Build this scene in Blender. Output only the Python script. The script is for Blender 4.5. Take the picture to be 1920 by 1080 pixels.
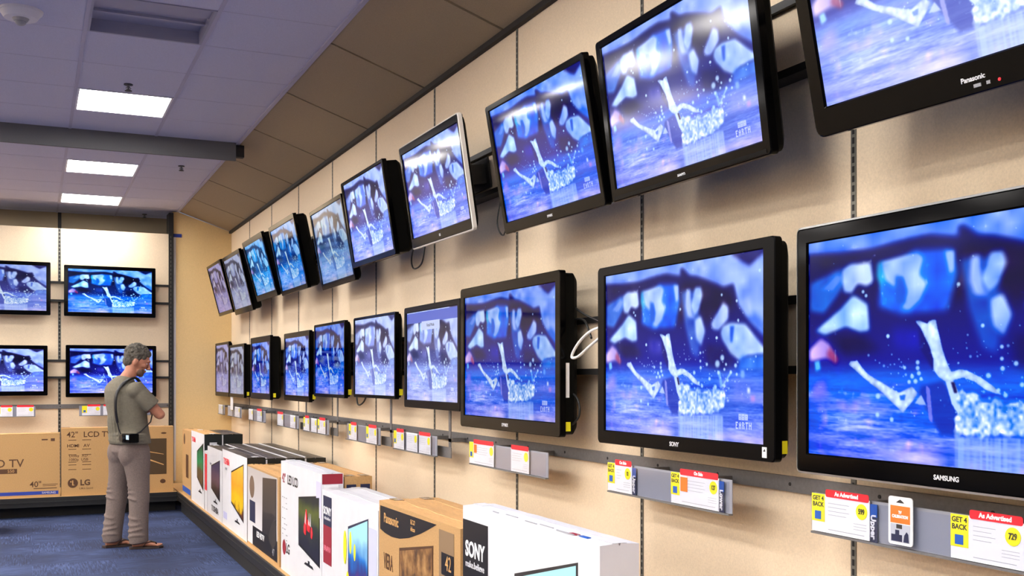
import bpy, bmesh, math, random
import numpy as np
from mathutils import Vector, Matrix, Euler
for o in list(bpy.data.objects): bpy.data.objects.remove(o)
C = bpy.context.scene.collection
S = bpy.context.scene
R = math.radians
PI = math.pi
random.seed(7)
CAM_H = 1.52            # eye height; heights written as E + z are measured from the eye level
E = CAM_H

# ------------------------------------------------------------------ camera, world, exposure
cd = bpy.data.cameras.new('camera'); cam = bpy.data.objects.new('camera', cd); C.objects.link(cam)
cd.sensor_width = 36; cd.lens = 36*1988/1920; cd.shift_y = 166/1920; cd.clip_start = .05
cam.location = (0, 0, CAM_H); cam.rotation_euler = (R(90), 0, -math.atan(900/1988))
S.camera = cam
w = bpy.data.worlds.new('World'); S.world = w; w.use_nodes = True
w.node_tree.nodes['Background'].inputs[0].default_value = (.75, .8, 1, 1)
w.node_tree.nodes['Background'].inputs[1].default_value = .25
S.view_settings.view_transform = 'Standard'; S.view_settings.look = 'None'
S.view_settings.exposure = 0.0; S.view_settings.gamma = 1
S.view_settings.use_curve_mapping = False
LAMP = 31.0             # radiance of the lit ceiling lights

# ------------------------------------------------------------------ materials
def lin(c):
    return tuple(((v/255)/12.92 if v/255 <= .04045 else ((v/255+.055)/1.055)**2.4) for v in c)
class NT:
    def __init__(s, name):
        s.m = bpy.data.materials.new(name); s.m.use_nodes = True
        s.t = s.m.node_tree; s.n = s.t.nodes; s.b = s.n['Principled BSDF']
    def new(s, ty, **k):
        q = s.n.new('ShaderNode'+ty)
        for a, v in k.items():
            if a.startswith('i_'):
                q.inputs[a[2:].replace('_', ' ')].default_value = v
            else: setattr(q, a, v)
        return q
    def l(s, a, b): s.t.links.new(a, b)
def mat(name, col, rough=.6, metal=0, noise=0, scale=30, bump=0, bscale=200, coat=0, spec=None, ior=None, emit=None, es=1, coord='Object', stretch=None):
    q = NT(name); c = lin(col); b = q.b
    b.inputs['Base Color'].default_value = (*c, 1); b.inputs['Roughness'].default_value = rough
    b.inputs['Metallic'].default_value = metal
    if coat: b.inputs['Coat Weight'].default_value = coat; b.inputs['Coat Roughness'].default_value = .05
    if ior: b.inputs['IOR'].default_value = ior
    if spec is not None: b.inputs['Specular IOR Level'].default_value = spec
    tc = q.new('TexCoord'); mp = q.new('Mapping'); q.l(tc.outputs[coord], mp.inputs[0])
    if stretch: mp.inputs['Scale'].default_value = stretch
    if noise:
        nz = q.new('TexNoise'); nz.inputs['Scale'].default_value = scale; nz.inputs['Detail'].default_value = 5
        q.l(mp.outputs[0], nz.inputs['Vector'])
        cr = q.new('ValToRGB'); cr.color_ramp.elements[0].position = .3; cr.color_ramp.elements[1].position = .7
        cr.color_ramp.elements[0].color = (*[v*(1-noise) for v in c], 1)
        cr.color_ramp.elements[1].color = (*[min(1, v*(1+noise)) for v in c], 1)
        q.l(nz.outputs[0], cr.inputs[0]); q.l(cr.outputs[0], b.inputs['Base Color'])
    if bump:
        n2 = q.new('TexNoise'); n2.inputs['Scale'].default_value = bscale; n2.inputs['Detail'].default_value = 4
        q.l(mp.outputs[0], n2.inputs['Vector'])
        bp = q.new('Bump'); bp.inputs['Strength'].default_value = bump; bp.inputs['Distance'].default_value = .003
        q.l(n2.outputs[0], bp.inputs['Height']); q.l(bp.outputs[0], b.inputs['Normal'])
    if emit:
        b.inputs['Emission Color'].default_value = (*lin(emit), 1); b.inputs['Emission Strength'].default_value = es
    return q.m
M = {}
M['wall'] = mat('wall_laminate', (226, 206, 177), .75, noise=.07, scale=160, bump=.15, bscale=300)
M['wall_end'] = mat('wall_end_paint', (222, 192, 138), .8, noise=.07, scale=160, bump=.15, bscale=300)
M['soffit'] = mat('soffit_fabric', (150, 134, 110), .9, noise=.12, scale=220, bump=.3, bscale=300)
M['ceiling'] = mat('ceiling_tile', (192, 192, 212), .95, noise=.10, scale=260, bump=.35, bscale=350)  # white tiles; the blue light cast on them is put into the base colour
M['grid'] = mat('ceiling_grid', (170, 168, 190), .6)
M['beam'] = mat('beam_grey', (96, 96, 98), .85, noise=.08, scale=200)
M['dark'] = mat('dark_gap', (22, 20, 20), .7)
M['black_metal'] = mat('black_metal', (20, 19, 19), .5, noise=.1, scale=40)
M['grey_metal'] = mat('grey_metal', (112, 111, 112), .5, metal=.3, noise=.1, scale=90)
M['plate_grey'] = mat('plate_grey', (150, 152, 162), .45)
M['standard'] = mat('slotted_steel', (112, 110, 102), .5, metal=.3)
M['bezel'] = mat('gloss_black', (4, 4, 5), .10, ior=1.17)
M['bezel_matte'] = mat('satin_black', (6, 6, 7), .28, ior=1.14)
M['bezel_silver'] = mat('silver_trim', (190, 188, 186), .25, metal=.6)
M['bezel_white'] = mat('white_trim', (225, 220, 212), .3)
M['housing'] = mat('housing_black', (11, 11, 10), .45, noise=.1, scale=60, ior=1.15)
M['yellow'] = mat('yellow_print', (240, 232, 20), .5)
M['white'] = mat('white_print', (248, 248, 250), .5)
M['offwhite'] = mat('offwhite_print', (214, 214, 218), .5)
M['red'] = mat('red_print', (226, 26, 44), .5)
M['dred'] = mat('dark_red_print', (150, 24, 46), .5)
M['orange'] = mat('orange_print', (246, 116, 34), .5)
M['blue'] = mat('blue_print', (20, 84, 176), .5)
M['navy'] = mat('navy_print', (22, 30, 66), .5)
M['black'] = mat('black_print', (14, 13, 16), .4)
M['char'] = mat('charcoal_print', (46, 42, 40), .5)
M['grey'] = mat('grey_print', (150, 150, 154), .5)
M['brownprint'] = mat('brown_print', (84, 52, 26), .6)
M['card_white'] = mat('white_card', (222, 222, 226), .45, noise=.03, scale=8, bump=.1, bscale=40)
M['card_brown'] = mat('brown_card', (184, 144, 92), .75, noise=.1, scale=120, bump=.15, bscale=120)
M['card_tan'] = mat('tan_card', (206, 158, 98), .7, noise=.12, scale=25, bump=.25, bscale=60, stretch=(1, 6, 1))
M['card_black'] = mat('black_card', (16, 22, 20), .45, noise=.1, scale=20)
M['card_dark'] = mat('dark_card', (70, 62, 50), .35, noise=.5, scale=14, bump=.3, bscale=40)
M['tape'] = mat('clear_tape', (150, 116, 70), .15, noise=.1, scale=20)
M['lamp'] = mat('lamp_diffuser', (255, 255, 255), .5, emit=(255, 250, 244), es=LAMP)
M['lamp_off'] = mat('unlit_diffuser', (148, 148, 168), .5)
M['plastic_white'] = mat('white_plastic', (214, 212, 216), .4)
M['skin'] = mat('skin', (176, 118, 92), .55, noise=.1, scale=30)
M['hair'] = mat('grey_hair', (74, 68, 58), .7, noise=.55, scale=70, bump=.8, bscale=160)
M['shirt'] = mat('grey_tshirt', (106, 100, 86), .9, noise=.1, scale=60, bump=.5, bscale=22)
M['trousers'] = mat('taupe_trousers', (112, 98, 92), .9, noise=.14, scale=90, bump=.6, bscale=24)
M['leather'] = mat('brown_leather', (50, 34, 28), .6)
M['cable'] = mat('black_cable', (16, 16, 16), .45)
M['cable_white'] = mat('white_cable', (232, 232, 228), .4)
M['painters_tape'] = mat('blue_tape', (30, 50, 140), .6)
def carpet():
    q = NT('blue_carpet'); tc = q.new('TexCoord')
    ck = q.new('TexChecker'); ck.inputs['Scale'].default_value = 1.6
    q.l(tc.outputs['Object'], ck.inputs['Vector'])
    outs = []
    for sc in ((90, 5, 1), (5, 90, 1)):
        mp = q.new('Mapping'); mp.inputs['Scale'].default_value = sc; q.l(tc.outputs['Object'], mp.inputs[0])
        nz = q.new('TexNoise'); nz.inputs['Scale'].default_value = 1.0; nz.inputs['Detail'].default_value = 6; nz.inputs['Roughness'].default_value = .7
        q.l(mp.outputs[0], nz.inputs['Vector']); outs.append(nz.outputs[0])
    mx = q.new('Mix', data_type='FLOAT'); q.l(ck.outputs['Fac'], mx.inputs[0]); q.l(outs[0], mx.inputs[2]); q.l(outs[1], mx.inputs[3])
    nb = q.new('TexNoise'); nb.inputs['Scale'].default_value = 1.7; nb.inputs['Detail'].default_value = 3; q.l(tc.outputs['Object'], nb.inputs['Vector'])
    ad = q.new('Math', operation='MULTIPLY_ADD'); q.l(nb.outputs[0], ad.inputs[0]); ad.inputs[1].default_value = .5; q.l(mx.outputs[0], ad.inputs[2])
    cr = q.new('ValToRGB'); e = cr.color_ramp.elements
    e[0].position = .55; e[0].color = (*lin((10, 19, 46)), 1); e[1].position = .95; e[1].color = (*lin((64, 82, 124)), 1)
    m2 = cr.color_ramp.elements.new(.75); m2.color = (*lin((26, 42, 80)), 1)
    q.l(ad.outputs[0], cr.inputs[0]); q.l(cr.outputs[0], q.b.inputs['Base Color'])
    q.b.inputs['Roughness'].default_value = .95
    bp = q.new('Bump'); bp.inputs['Strength'].default_value = .6; bp.inputs['Distance'].default_value = .004
    q.l(mx.outputs[0], bp.inputs['Height']); q.l(bp.outputs[0], q.b.inputs['Normal'])
    return q.m
M['carpet'] = carpet()
def clear_plastic():
    q = NT('clear_plastic'); tr = q.new('BsdfTransparent'); tr.inputs[0].default_value = (.93, .94, .97, 1)
    gl = q.new('BsdfGlossy'); gl.inputs['Roughness'].default_value = .08; mx = q.new('MixShader'); fr = q.new('LayerWeight'); fr.inputs[0].default_value = .3
    fm = q.new('Math', operation='MULTIPLY'); fm.inputs[1].default_value = .25; q.l(fr.outputs['Facing'], fm.inputs[0]); q.l(fm.outputs[0], mx.inputs[0]); q.l(tr.outputs[0], mx.inputs[1]); q.l(gl.outputs[0], mx.inputs[2])
    q.l(mx.outputs[0], q.n['Material Output'].inputs[0]); return q.m
M['clear'] = clear_plastic()
def ramp_mat(name, cols, scale=3, kind='noise', coord='Generated', axis=None, rough=.35):
    q = NT(name); tc = q.new('TexCoord')
    if kind == 'grad':
        mp = q.new('Mapping'); q.l(tc.outputs[coord], mp.inputs[0])
        sx = q.new('SeparateXYZ'); q.l(mp.outputs[0], sx.inputs[0])
        nz = q.new('TexNoise'); nz.inputs['Scale'].default_value = scale; q.l(tc.outputs[coord], nz.inputs['Vector'])
        ma = q.new('Math', operation='MULTIPLY_ADD'); q.l(nz.outputs[0], ma.inputs[0]); ma.inputs[1].default_value = .5; q.l(sx.outputs[axis or 'Z'], ma.inputs[2])
        su = q.new('Math', operation='SUBTRACT'); q.l(ma.outputs[0], su.inputs[0]); su.inputs[1].default_value = .25; out = su.outputs[0]
    elif kind == 'vor':
        nz = q.new('TexVoronoi'); nz.inputs['Scale'].default_value = scale; q.l(tc.outputs[coord], nz.inputs['Vector'])
        out = nz.outputs['Distance']
    else:
        nz = q.new('TexNoise'); nz.inputs['Scale'].default_value = scale; nz.inputs['Detail'].default_value = 4; q.l(tc.outputs[coord], nz.inputs['Vector']); out = nz.outputs[0]
    cr = q.new('ValToRGB'); e = cr.color_ramp.elements
    n = len(cols)
    for i, (p, c) in enumerate(cols):
        el = e[0] if i == 0 else (e[1] if i == 1 else e.new(p))
        el.position = p; el.color = (*lin(c), 1)
    q.l(out, cr.inputs[0]); q.l(cr.outputs[0], q.b.inputs['Base Color']); q.b.inputs['Roughness'].default_value = rough
    return q.m

# ------------------------------------------------------------------ mesh helpers
class MB:
    def __init__(s): s.v = []; s.f = []; s.mi = []; s.mats = []
    def mslot(s, m):
        if m not in s.mats: s.mats.append(m)
        return s.mats.index(m)
    def add(s, vs, fs, m=None):
        o = len(s.v); s.v += [tuple(v) for v in vs]; k = s.mslot(m) if m else 0
        for f in fs: s.f.append(tuple(i+o for i in f)); s.mi.append(k)
    def box(s, x0, x1, y0, y1, z0, z1, m=None, b=0):
        if b <= 0:
            vs = [(x, y, z) for z in (z0, z1) for y in (y0, y1) for x in (x0, x1)]
            s.add(vs, [(0, 2, 3, 1), (4, 5, 7, 6), (0, 1, 5, 4), (2, 6, 7, 3), (0, 4, 6, 2), (1, 3, 7, 5)], m)
        else:
            bm = bmesh.new(); bmesh.ops.create_cube(bm, size=1)
            for v in bm.verts: v.co = Vector(((x0+x1)/2+v.co.x*(x1-x0), (y0+y1)/2+v.co.y*(y1-y0), (z0+z1)/2+v.co.z*(z1-z0)))
            bmesh.ops.bevel(bm, geom=bm.edges[:], offset=b, segments=2, affect='EDGES', profile=.6)
            bm.verts.index_update(); s.add([v.co for v in bm.verts], [[v.index for v in f.verts] for f in bm.faces], m); bm.free()
    def prism(s, pts, y0, y1, m=None):      # polygon in x,z (seen from -y, counter-clockwise) extruded in y
        n = len(pts)
        s.add([(x, y0, z) for x, z in pts]+[(x, y1, z) for x, z in pts],
              [tuple(range(n)), tuple(range(2*n-1, n-1, -1))]+[(i, i+n, (i+1) % n+n, (i+1) % n) for i in range(n)], m)
    def cyl(s, c, r, h, axis='z', n=24, m=None, r2=None):
        r2 = r if r2 is None else r2; vs = []
        for k, rr in ((0, r), (1, r2)):
            for i in range(n):
                a = 2*PI*i/n; p = (rr*math.cos(a), rr*math.sin(a), h*k)
                if axis == 'y': p = (p[0], p[2], -p[1])
                if axis == 'x': p = (p[2], p[1], -p[0])
                vs.append((c[0]+p[0], c[1]+p[1], c[2]+p[2]))
        s.add(vs, [tuple(range(n))[::-1], tuple(range(n, 2*n))]+[(i, (i+1) % n, (i+1) % n+n, i+n) for i in range(n)], m)
    def tube(s, pts, r, n=10, m=None, closed=False):
        pts = [Vector(p) for p in pts]; rs = r if isinstance(r, (list, tuple)) else [r]*len(pts); vs = []
        up = Vector((0, 0, 1)); prev = None
        for i, p in enumerate(pts):
            t = (pts[min(i+1, len(pts)-1)]-pts[max(i-1, 0)]).normalized()
            if prev is None:
                a = t.cross(up)
                if a.length < .1: a = t.cross(Vector((1, 0, 0)))
            else: a = prev-t*prev.dot(t)
            a.normalize(); prev = a; b = t.cross(a)
            rr = rs[i]; ra, rb = (rr if isinstance(rr, (list, tuple)) else (rr, rr))
            for k in range(n):
                an = 2*PI*k/n; vs.append(p+a*math.cos(an)*ra+b*math.sin(an)*rb)
        fs = [tuple(range(n))[::-1], tuple(range(len(vs)-n, len(vs)))]
        for i in range(len(pts)-1):
            for k in range(n): fs.append((i*n+k, i*n+(k+1) % n, (i+1)*n+(k+1) % n, (i+1)*n+k))
        s.add(vs, fs, m)
    def ellipsoid(s, c, r, m=None, nu=20, nv=14, rot=None, fn=None):
        vs = []; fs = []
        for j in range(nv+1):
            th = PI*j/nv
            for i in range(nu):
                ph = 2*PI*i/nu; p = Vector((math.sin(th)*math.cos(ph), math.sin(th)*math.sin(ph), math.cos(th)))
                if fn: p = fn(p)
                p = Vector((p.x*r[0], p.y*r[1], p.z*r[2]))
                if rot: p = rot @ p
                vs.append(p+Vector(c))
        for j in range(nv):
            for i in range(nu): fs.append((j*nu+i, (j+1)*nu+i, (j+1)*nu+(i+1) % nu, j*nu+(i+1) % nu))
        s.add(vs, fs, m)
    def build(s, name, m=None, parent=None, smooth=False, loc=None):
        me = bpy.data.meshes.new(name); me.from_pydata(s.v, [], s.f)
        mats = s.mats or [m]
        for k in mats: me.materials.append(k or m)
        for p, k in zip(me.polygons, s.mi): p.material_index = k
        bm = bmesh.new(); bm.from_mesh(me); bmesh.ops.remove_doubles(bm, verts=bm.verts, dist=1e-6)
        bmesh.ops.recalc_face_normals(bm, faces=bm.faces); bm.to_mesh(me); bm.free()
        if smooth:
            for p in me.polygons: p.use_smooth = True
        me.update()
        o = bpy.data.objects.new(name, me); C.objects.link(o)
        if parent: o.parent = parent
        if loc: o.location = loc
        return o
def tag(o, label=None, cat=None, group=None, kind=None):
    if label: o['label'] = label
    if cat: o['category'] = cat
    if group: o['group'] = group
    if kind: o['kind'] = kind
    return o
def empty(name, loc, rot=(0, 0, 0)):
    o = bpy.data.objects.new(name, None); C.objects.link(o); o.location = loc; o.rotation_euler = rot; o.empty_display_size = .1
    return o
def struct(mb, name, m=None, **k): return tag(mb.build(name, m, **k), kind='structure')
def rrect(x0, x1, z0, z1, r, n=5):
    pts = []
    for cx, cz, a0 in ((x1-r, z0+r, -90), (x1-r, z1-r, 0), (x0+r, z1-r, 90), (x0+r, z0+r, 180)):
        for i in range(n+1):
            a = R(a0+90*i/n); pts.append((cx+r*math.cos(a), cz+r*math.sin(a)))
    return pts
def loft(mb, loops, m, cap0=False, cap1=False):
    n = len(loops[0]); vs = [p for l in loops for p in l]; fs = []
    for j in range(len(loops)-1):
        for i in range(n): fs.append((j*n+i, j*n+(i+1) % n, (j+1)*n+(i+1) % n, (j+1)*n+i))
    if cap0: fs.append(tuple(range(n))[::-1])
    if cap1: fs.append(tuple(range((len(loops)-1)*n, len(loops)*n)))
    mb.add(vs, fs, m)
def text(parent, s, x, z, y, size, m, name='lettering', align='CENTER', rot=0, sx=1.0, bold=0.0, depth=.0006, italic=0):
    cu = bpy.data.curves.new('t', 'FONT'); cu.body = s; cu.size = size; cu.align_x = align; cu.align_y = 'CENTER'
    cu.extrude = depth; cu.offset = bold; cu.shear = italic; cu.resolution_u = 3
    t = bpy.data.objects.new('t', cu); C.objects.link(t)
    me = bpy.data.meshes.new_from_object(t); bpy.data.objects.remove(t); bpy.data.curves.remove(cu)
    mt = Matrix.Translation((x, y, z)) @ Matrix.Rotation(R(rot), 4, 'Y') @ Matrix.Rotation(R(90), 4, 'X') @ Matrix.Diagonal((sx, 1, 1, 1))
    me.transform(mt); me.materials.clear(); me.materials.append(m)
    o = bpy.data.objects.new(name, me); C.objects.link(o); o.parent = parent
    return o
def plate(parent, name, x0, x1, z0, z1, y, m, r=0, th=.0008, label=None):
    mb = MB()
    mb.prism(rrect(x0, x1, z0, z1, r) if r else [(x0, z0), (x1, z0), (x1, z1), (x0, z1)], y-th, y, m)
    o = mb.build(name, m, parent)
    if label: o['label'] = label
    return o
def poly(parent, name, pts, y, m, th=.0008, label=None):
    mb = MB(); mb.prism(pts, y-th, y, m); o = mb.build(name, m, parent)
    if label: o['label'] = label
    return o
RZ = -PI/2              # things that face the aisle from the right wall: local x runs towards the camera, local y into the wall

# ------------------------------------------------------------------ the room
W = 2.266; Y_END = 13.49; ZC = E+2.02; WT = E+1.80; XE = 1.626
SEAMS = [Y_END-1.2216*k for k in range(0, 12)]
mb = MB(); mb.box(-8, W+.4, -5, 15, -.1, 0); struct(mb, 'floor', M['carpet'])
mb = MB()
ys = [Y_END]+SEAMS[1:]+[-1.2]
mb.box(W+.012, W+.2, -5, Y_END+.2, 0, WT+.05, M['dark'])
for a, b in zip(ys[:-1], ys[1:]):
    mb.box(W, W+.012, b+.003, a-.003, 0, WT-.012, M['wall'])
struct(mb, 'wall_right', M['wall'])
for i, y in enumerate(SEAMS[1:]):
    mb = MB(); mb.box(W-.003, W+.005, y-.011, y+.011, .9 if i > 99 else 0, WT-.012, M['standard'])
    z = .02
    while z < WT-.05:
        mb.box(W-.0036, W+.001, y-.005, y+.005, z, z+.019, M['dark']); z += .029
    struct(mb, 'trim_%d' % (i+1), M['standard'])
mb = MB(); mb.box(W-.03, W+.02, -5, Y_END, WT-.02, WT+.012); struct(mb, 'trim_20', M['dark'])
# end face of the right-hand run, its top follows the sloping soffit
mb = MB(); mb.prism([(1.57, 0), (W, 0), (W, WT), (XE, ZC-.01), (1.57, ZC-.01)], Y_END, Y_END+.25); struct(mb, 'wall_end', M['wall_end'])
mb = MB(); mb.box(1.515, 1.57, Y_END-.035, Y_END+.2, 0, E+1.99, M['black_metal'])
z = .1
while z < E+1.7:
    mb.box(1.535, 1.541, Y_END-.0358, Y_END-.03, z, z+.03, M['standard']); z += .05
struct(mb, 'trim_21', M['black_metal'])
mb = MB(); mb.box(1.572, 1.60, Y_END-.004, Y_END, .25, E+1.70); struct(mb, 'trim_22', M['offwhite'])
mb = MB(); mb.box(1.562, 1.668, Y_END-.007, Y_END-.0045, E+1.70, E+1.742)
tag(mb.build('painters_tape', M['painters_tape']), 'short strip of blue tape across the top of the white corner trim', 'tape')
# back wall
mb = MB(); bx = [1.52, .293, -.93, -2.15, -3.37, -4.6, -5.8, -8]
mb.box(-8, 1.515, Y_END+.012, Y_END+.15, 0, E+1.735, M['dark'])
for a, b in zip(bx[:-1], bx[1:]): mb.box(b+.003, a-.003, Y_END, Y_END+.012, 0, E+1.735, M['wall'])
struct(mb, 'wall_back', M['wall'])
for i, x in enumerate((.293, -.93)):
    mb = MB(); mb.box(x-.016, x+.016, Y_END-.004, Y_END+.005, 0, E+1.735, M['standard']); z = .02
    while z < E+1.7:
        mb.box(x-.008, x+.008, Y_END-.005, Y_END+.001, z, z+.030, M['dark']); z += .045
    struct(mb, 'trim_%d' % (23+i), M['standard'])
mb = MB(); mb.box(-8, 1.6, 14.2, 14.3, E+1.5, ZC, M['soffit'])
for x in (.31, -.95): mb.box(x-.02, x+.02, 14.19, 14.21, E+1.5, ZC, M['dark'])
struct(mb, 'wall_upper', M['soffit'])
mb = MB(); mb.box(-8, W, Y_END+.15, 14.2, E+1.4, E+1.45); struct(mb, 'trim_25', M['dark'])
mb = MB(); mb.box(-8.1, -8, -5, 15, 0, ZC); struct(mb, 'wall_left', M['wall'])
mb = MB(); mb.box(-8, W, -5.1, -5, 0, ZC); struct(mb, 'wall_front', M['beam'])
# soffit: sloping panels between ceiling edge and wall top
mb = MB(); sy = [6.28+1.2216*k for k in range(-9, 6)]+[Y_END]
for a, b in zip(sy[:-1], sy[1:]):
    v = []
    for y in (a+.012, b-.012):
        v += [(XE+.012, y, ZC-.006), (W-.012, y, WT+.004), (W-.012, y, WT+.03), (XE+.012, y, ZC+.02)]
    mb.add(v, [(0, 1, 2, 3), (4, 7, 6, 5), (0, 4, 5, 1), (1, 5, 6, 2), (2, 6, 7, 3), (3, 7, 4, 0)], M['soffit'])
v = [(x, y, z+.012) for y in (sy[0], Y_END) for x, z in ((XE, ZC-.006), (W, WT+.004), (W, WT+.06), (XE, ZC+.06))]
mb.add(v, [(0, 1, 2, 3), (4, 7, 6, 5), (0, 4, 5, 1), (1, 5, 6, 2), (2, 6, 7, 3), (3, 7, 4, 0)], M['dark'])
struct(mb, 'ceiling_soffit', M['soffit'])
# ceiling tiles on a 2/3 m grid, openings where the lights sit
T = .6666; GX = [XE-.012-T*k for k in range(0, 15)]; GY0 = 8.0
LIT = [(1, 0), (1, 4), (1, 7), (1, -6), (1, -9), (1, -12), (1, -15)]+[(c, k) for c in (4, 7, 10, 13) for k in (8, 6, 4, 2, 0, -2, -4, -6, -8, -10, -12, -14, -16)]  # columns past the first are unseen lights, added densely to fill the price cards
OFF = [(1, -3)]
op = set(LIT+OFF)
mb = MB(); gt = MB()
for i in range(14):
    x1, x0 = GX[i], GX[i+1]
    for k in range(-19, 10):
        y0 = GY0+T*k; y1 = min(y0+T, 14.2)
        if y0 >= 14.19 or (i, k) in op: continue
        g = .0025
        mb.box(x0+g, x1-g, y0+g, y1-g, ZC, ZC+.02, M['ceiling'])
mb.box(-8, XE, -5, 14.3, ZC+.11, ZC+.15, M['dark'])
struct(mb, 'ceiling', M['ceiling'])
for i in range(1, 14): gt.box(GX[i]-.011, GX[i]+.011, -5, 14.2, ZC-.005, ZC+.004, M['grid'])
for k in range(-19, 10): gt.box(-8, XE-.01, GY0+T*k-.003, GY0+T*k+.003, ZC-.001, ZC+.004, M['grid'])
gt.box(XE-.014, XE+.014, -5, 14.2, ZC-.012, ZC+.06, M['grid'])
struct(gt, 'trim_30', M['grid'])
mb = MB(); mb.box(-8, XE-.02, 9.33, 9.36, E+1.865, ZC-.001, M['beam']); mb.box(XE-.02, XE+.05, 9.33, 9.40, E+1.9, ZC-.02, M['dark']); struct(mb, 'ceiling_beam', M['beam'])
LN = {(1, 0): 'lit square ceiling light nearest the camera, in front of the grey beam', (1, 4): 'lit square ceiling light just beyond the grey ceiling beam',
      (1, 7): 'farthest lit ceiling light, close to the back wall'}
for (i, k) in LIT+OFF:
    x1, x0 = GX[i]-.008, GX[i+1]+.008; y0 = GY0+T*k+.008; y1 = y0+T-.016; lit = (i, k) in LIT
    t = empty('ceiling_light', ((x0+x1)/2, (y0+y1)/2, ZC)); hx = (x1-x0)/2; hy = (y1-y0)/2
    if lit:
        if (i, k) in LN: tag(t, LN[(i, k)], 'ceiling light', 'lit square ceiling lights')
        else: tag(t, 'lit square ceiling light outside the picture, unseen, added for light over the shop floor', 'ceiling light', 'ceiling lights outside the picture')
    else: tag(t, 'unlit recessed ceiling troffer near the smoke detector', 'ceiling light')
    f = MB(); bw = .018; rec = .012 if lit else .07
    for a in ((-hx, -hx+bw, -hy, hy), (hx-bw, hx, -hy, hy), (-hx+bw, hx-bw, -hy, -hy+bw), (-hx+bw, hx-bw, hy-bw, hy)): f.box(*a, -.004, rec+.01)
    f.build('frame', M['plastic_white'] if lit else M['lamp_off'], t)
    d = MB(); d.box(-hx+bw, hx-bw, -hy+bw, hy-bw, rec, rec+.008); d.build('diffuser', M['lamp'] if lit else M['lamp_off'], t)
    if not lit:
        r = MB()
        r.box(-hx+bw, hx-bw, -hy+bw, -hy+.22, .020, .07); r.box(-hx+bw, hx-bw, -hy+.22, -hy+.40, .045, .07); r.box(-hx+bw, hx-bw, -hy+.36, -hy+.39, .03, .046); r.build('reflector', M['lamp_off'], t)
# smoke detector and sprinklers
t = tag(empty('smoke_detector', (-.057, 6.45, ZC)), 'round white smoke detector on the ceiling in the top left corner', 'smoke detector')
d = MB(); d.cyl((0, 0, -.012), .112, .012, n=40, r2=.116); d.cyl((0, 0, -.045), .085, .033, n=40, r2=.108); d.build('base', M['plastic_white'], t, smooth=False)
d = MB(); d.cyl((0, 0, -.06), .034, .016, n=24, r2=.045); d.ellipsoid((0, 0, -.062), (.03, .03, .022)); d.build('sensor', M['grey'], t)
for x, y, lb in ((.607, 7.77, 'small sprinkler head on the ceiling just before the nearest lit light'), (1.305, 10.57, 'small sprinkler head on the ceiling beyond the beam near the soffit edge'), (1.275, 13.9, 'small sprinkler head on the ceiling by the back wall')):
    t = tag(empty('sprinkler_head', (x, y, ZC)), lb, 'sprinkler', 'ceiling sprinkler heads')
    d = MB(); d.cyl((0, 0, -.006), .03, .006); d.build('escutcheon', M['black_metal'], t)
    d = MB(); d.cyl((0, 0, -.045), .008, .04, n=10); d.tube([(-.0, 0, -.012), (-.017, 0, -.028), (-.004, 0, -.045)], .003, 6); d.tube([(.0, 0, -.012), (.017, 0, -.028), (.004, 0, -.045)], .003, 6); d.build('nozzle', M['grey_metal'], t)
    d = MB(); d.cyl((0, 0, -.048), .024, .004, n=16); d.build('deflector', M['black_metal'], t)

# ------------------------------------------------------------------ wall boards, rails, platforms
def board(name, loc, rot, x0, x1, z0, z1, label, dep=.05, cut=None):
    t = tag(empty(name, loc, rot), label, 'mounting board')
    for nm, a, b, y0, m in (('face_panel', z0+.012, z1-.012, -dep, M['wall']), ('edge_rail', z1-.014, z1+.012, -dep-.02, M['black_metal']), ('edge_rail', z0-.012, z0+.014, -dep-.02, M['black_metal'])):
        q = MB(); q.box(x0, x1, y0, 0, a, b); q.build(nm, m, t)
board('mounting_board', (W, Y_END, 0), (0, 0, RZ), .02, 14, E+.97, E+1.195, 'long beige board behind the upper row of televisions on the right wall')
board('mounting_board', (W, Y_END, 0), (0, 0, RZ), .02, 14, E+.02, E+.245, 'long beige board behind the lower row of televisions on the right wall')
board('mounting_board', (0, Y_END, 0), (0, 0, 0), -8, 1.51, E+.885, E+1.10, 'beige mounting board behind the upper televisions on the back wall', .03)
board('mounting_board', (0, Y_END, 0), (0, 0, 0), -8, 1.51, E-.012, E+.186, 'beige mounting board behind the lower televisions on the back wall', .03)
def rail(loc, rot, x0, x1, label):
    q = MB(); q.box(x0, x1, -.016, 0, E-.375, E-.325, M['grey_metal']); x = x0+.3
    while x < x1: q.cyl((x, -.0175, E-.35), .006, .002, 'y', 10, M['dark']); x += .4
    o = q.build('metal_rail', M['grey_metal']); o.location = loc; o.rotation_euler = rot; tag(o, label, 'rail')
rail((W-.003, Y_END, 0), (0, 0, RZ), .02, 14, 'long grey punched metal rail below the televisions on the right wall')
rail((0, Y_END-.004, 0), (0, 0, 0), -8, 1.51, 'grey punched metal rail below the televisions on the back wall')
PZ = .225
t = tag(empty('display_platform', (0, 0, 0)), 'long low display platform with black front edge along the right wall', 'platform')
q = MB(); q.box(1.505, W-.004, -1, Y_END-.05, PZ-.02, PZ); q.build('deck', M['card_brown'], t)
q = MB(); q.box(1.49, 1.505, -1, 12.42, .13, PZ-.002, b=.003); q.box(1.484, 1.49, -1, 12.42, .175, .185); q.build('front_edge', M['black_metal'], t)
q = MB(); q.box(1.53, 1.54, -1, 12.41, 0, .13); q.build('kick_plate', M['dark'], t)
t = tag(empty('display_platform', (0, 0, 0)), 'long low display platform with black front edge below the back wall', 'platform')
q = MB(); q.box(-8, 1.488, 12.435, Y_END-.005, PZ-.02, PZ); q.build('deck', M['card_brown'], t)
q = MB(); q.box(-8, 1.488, 12.42, 12.435, .12, PZ-.002, b=.003); q.box(-8, 1.488, 12.41, 12.42, .165, .18); q.build('front_edge', M['black_metal'], t)
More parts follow.
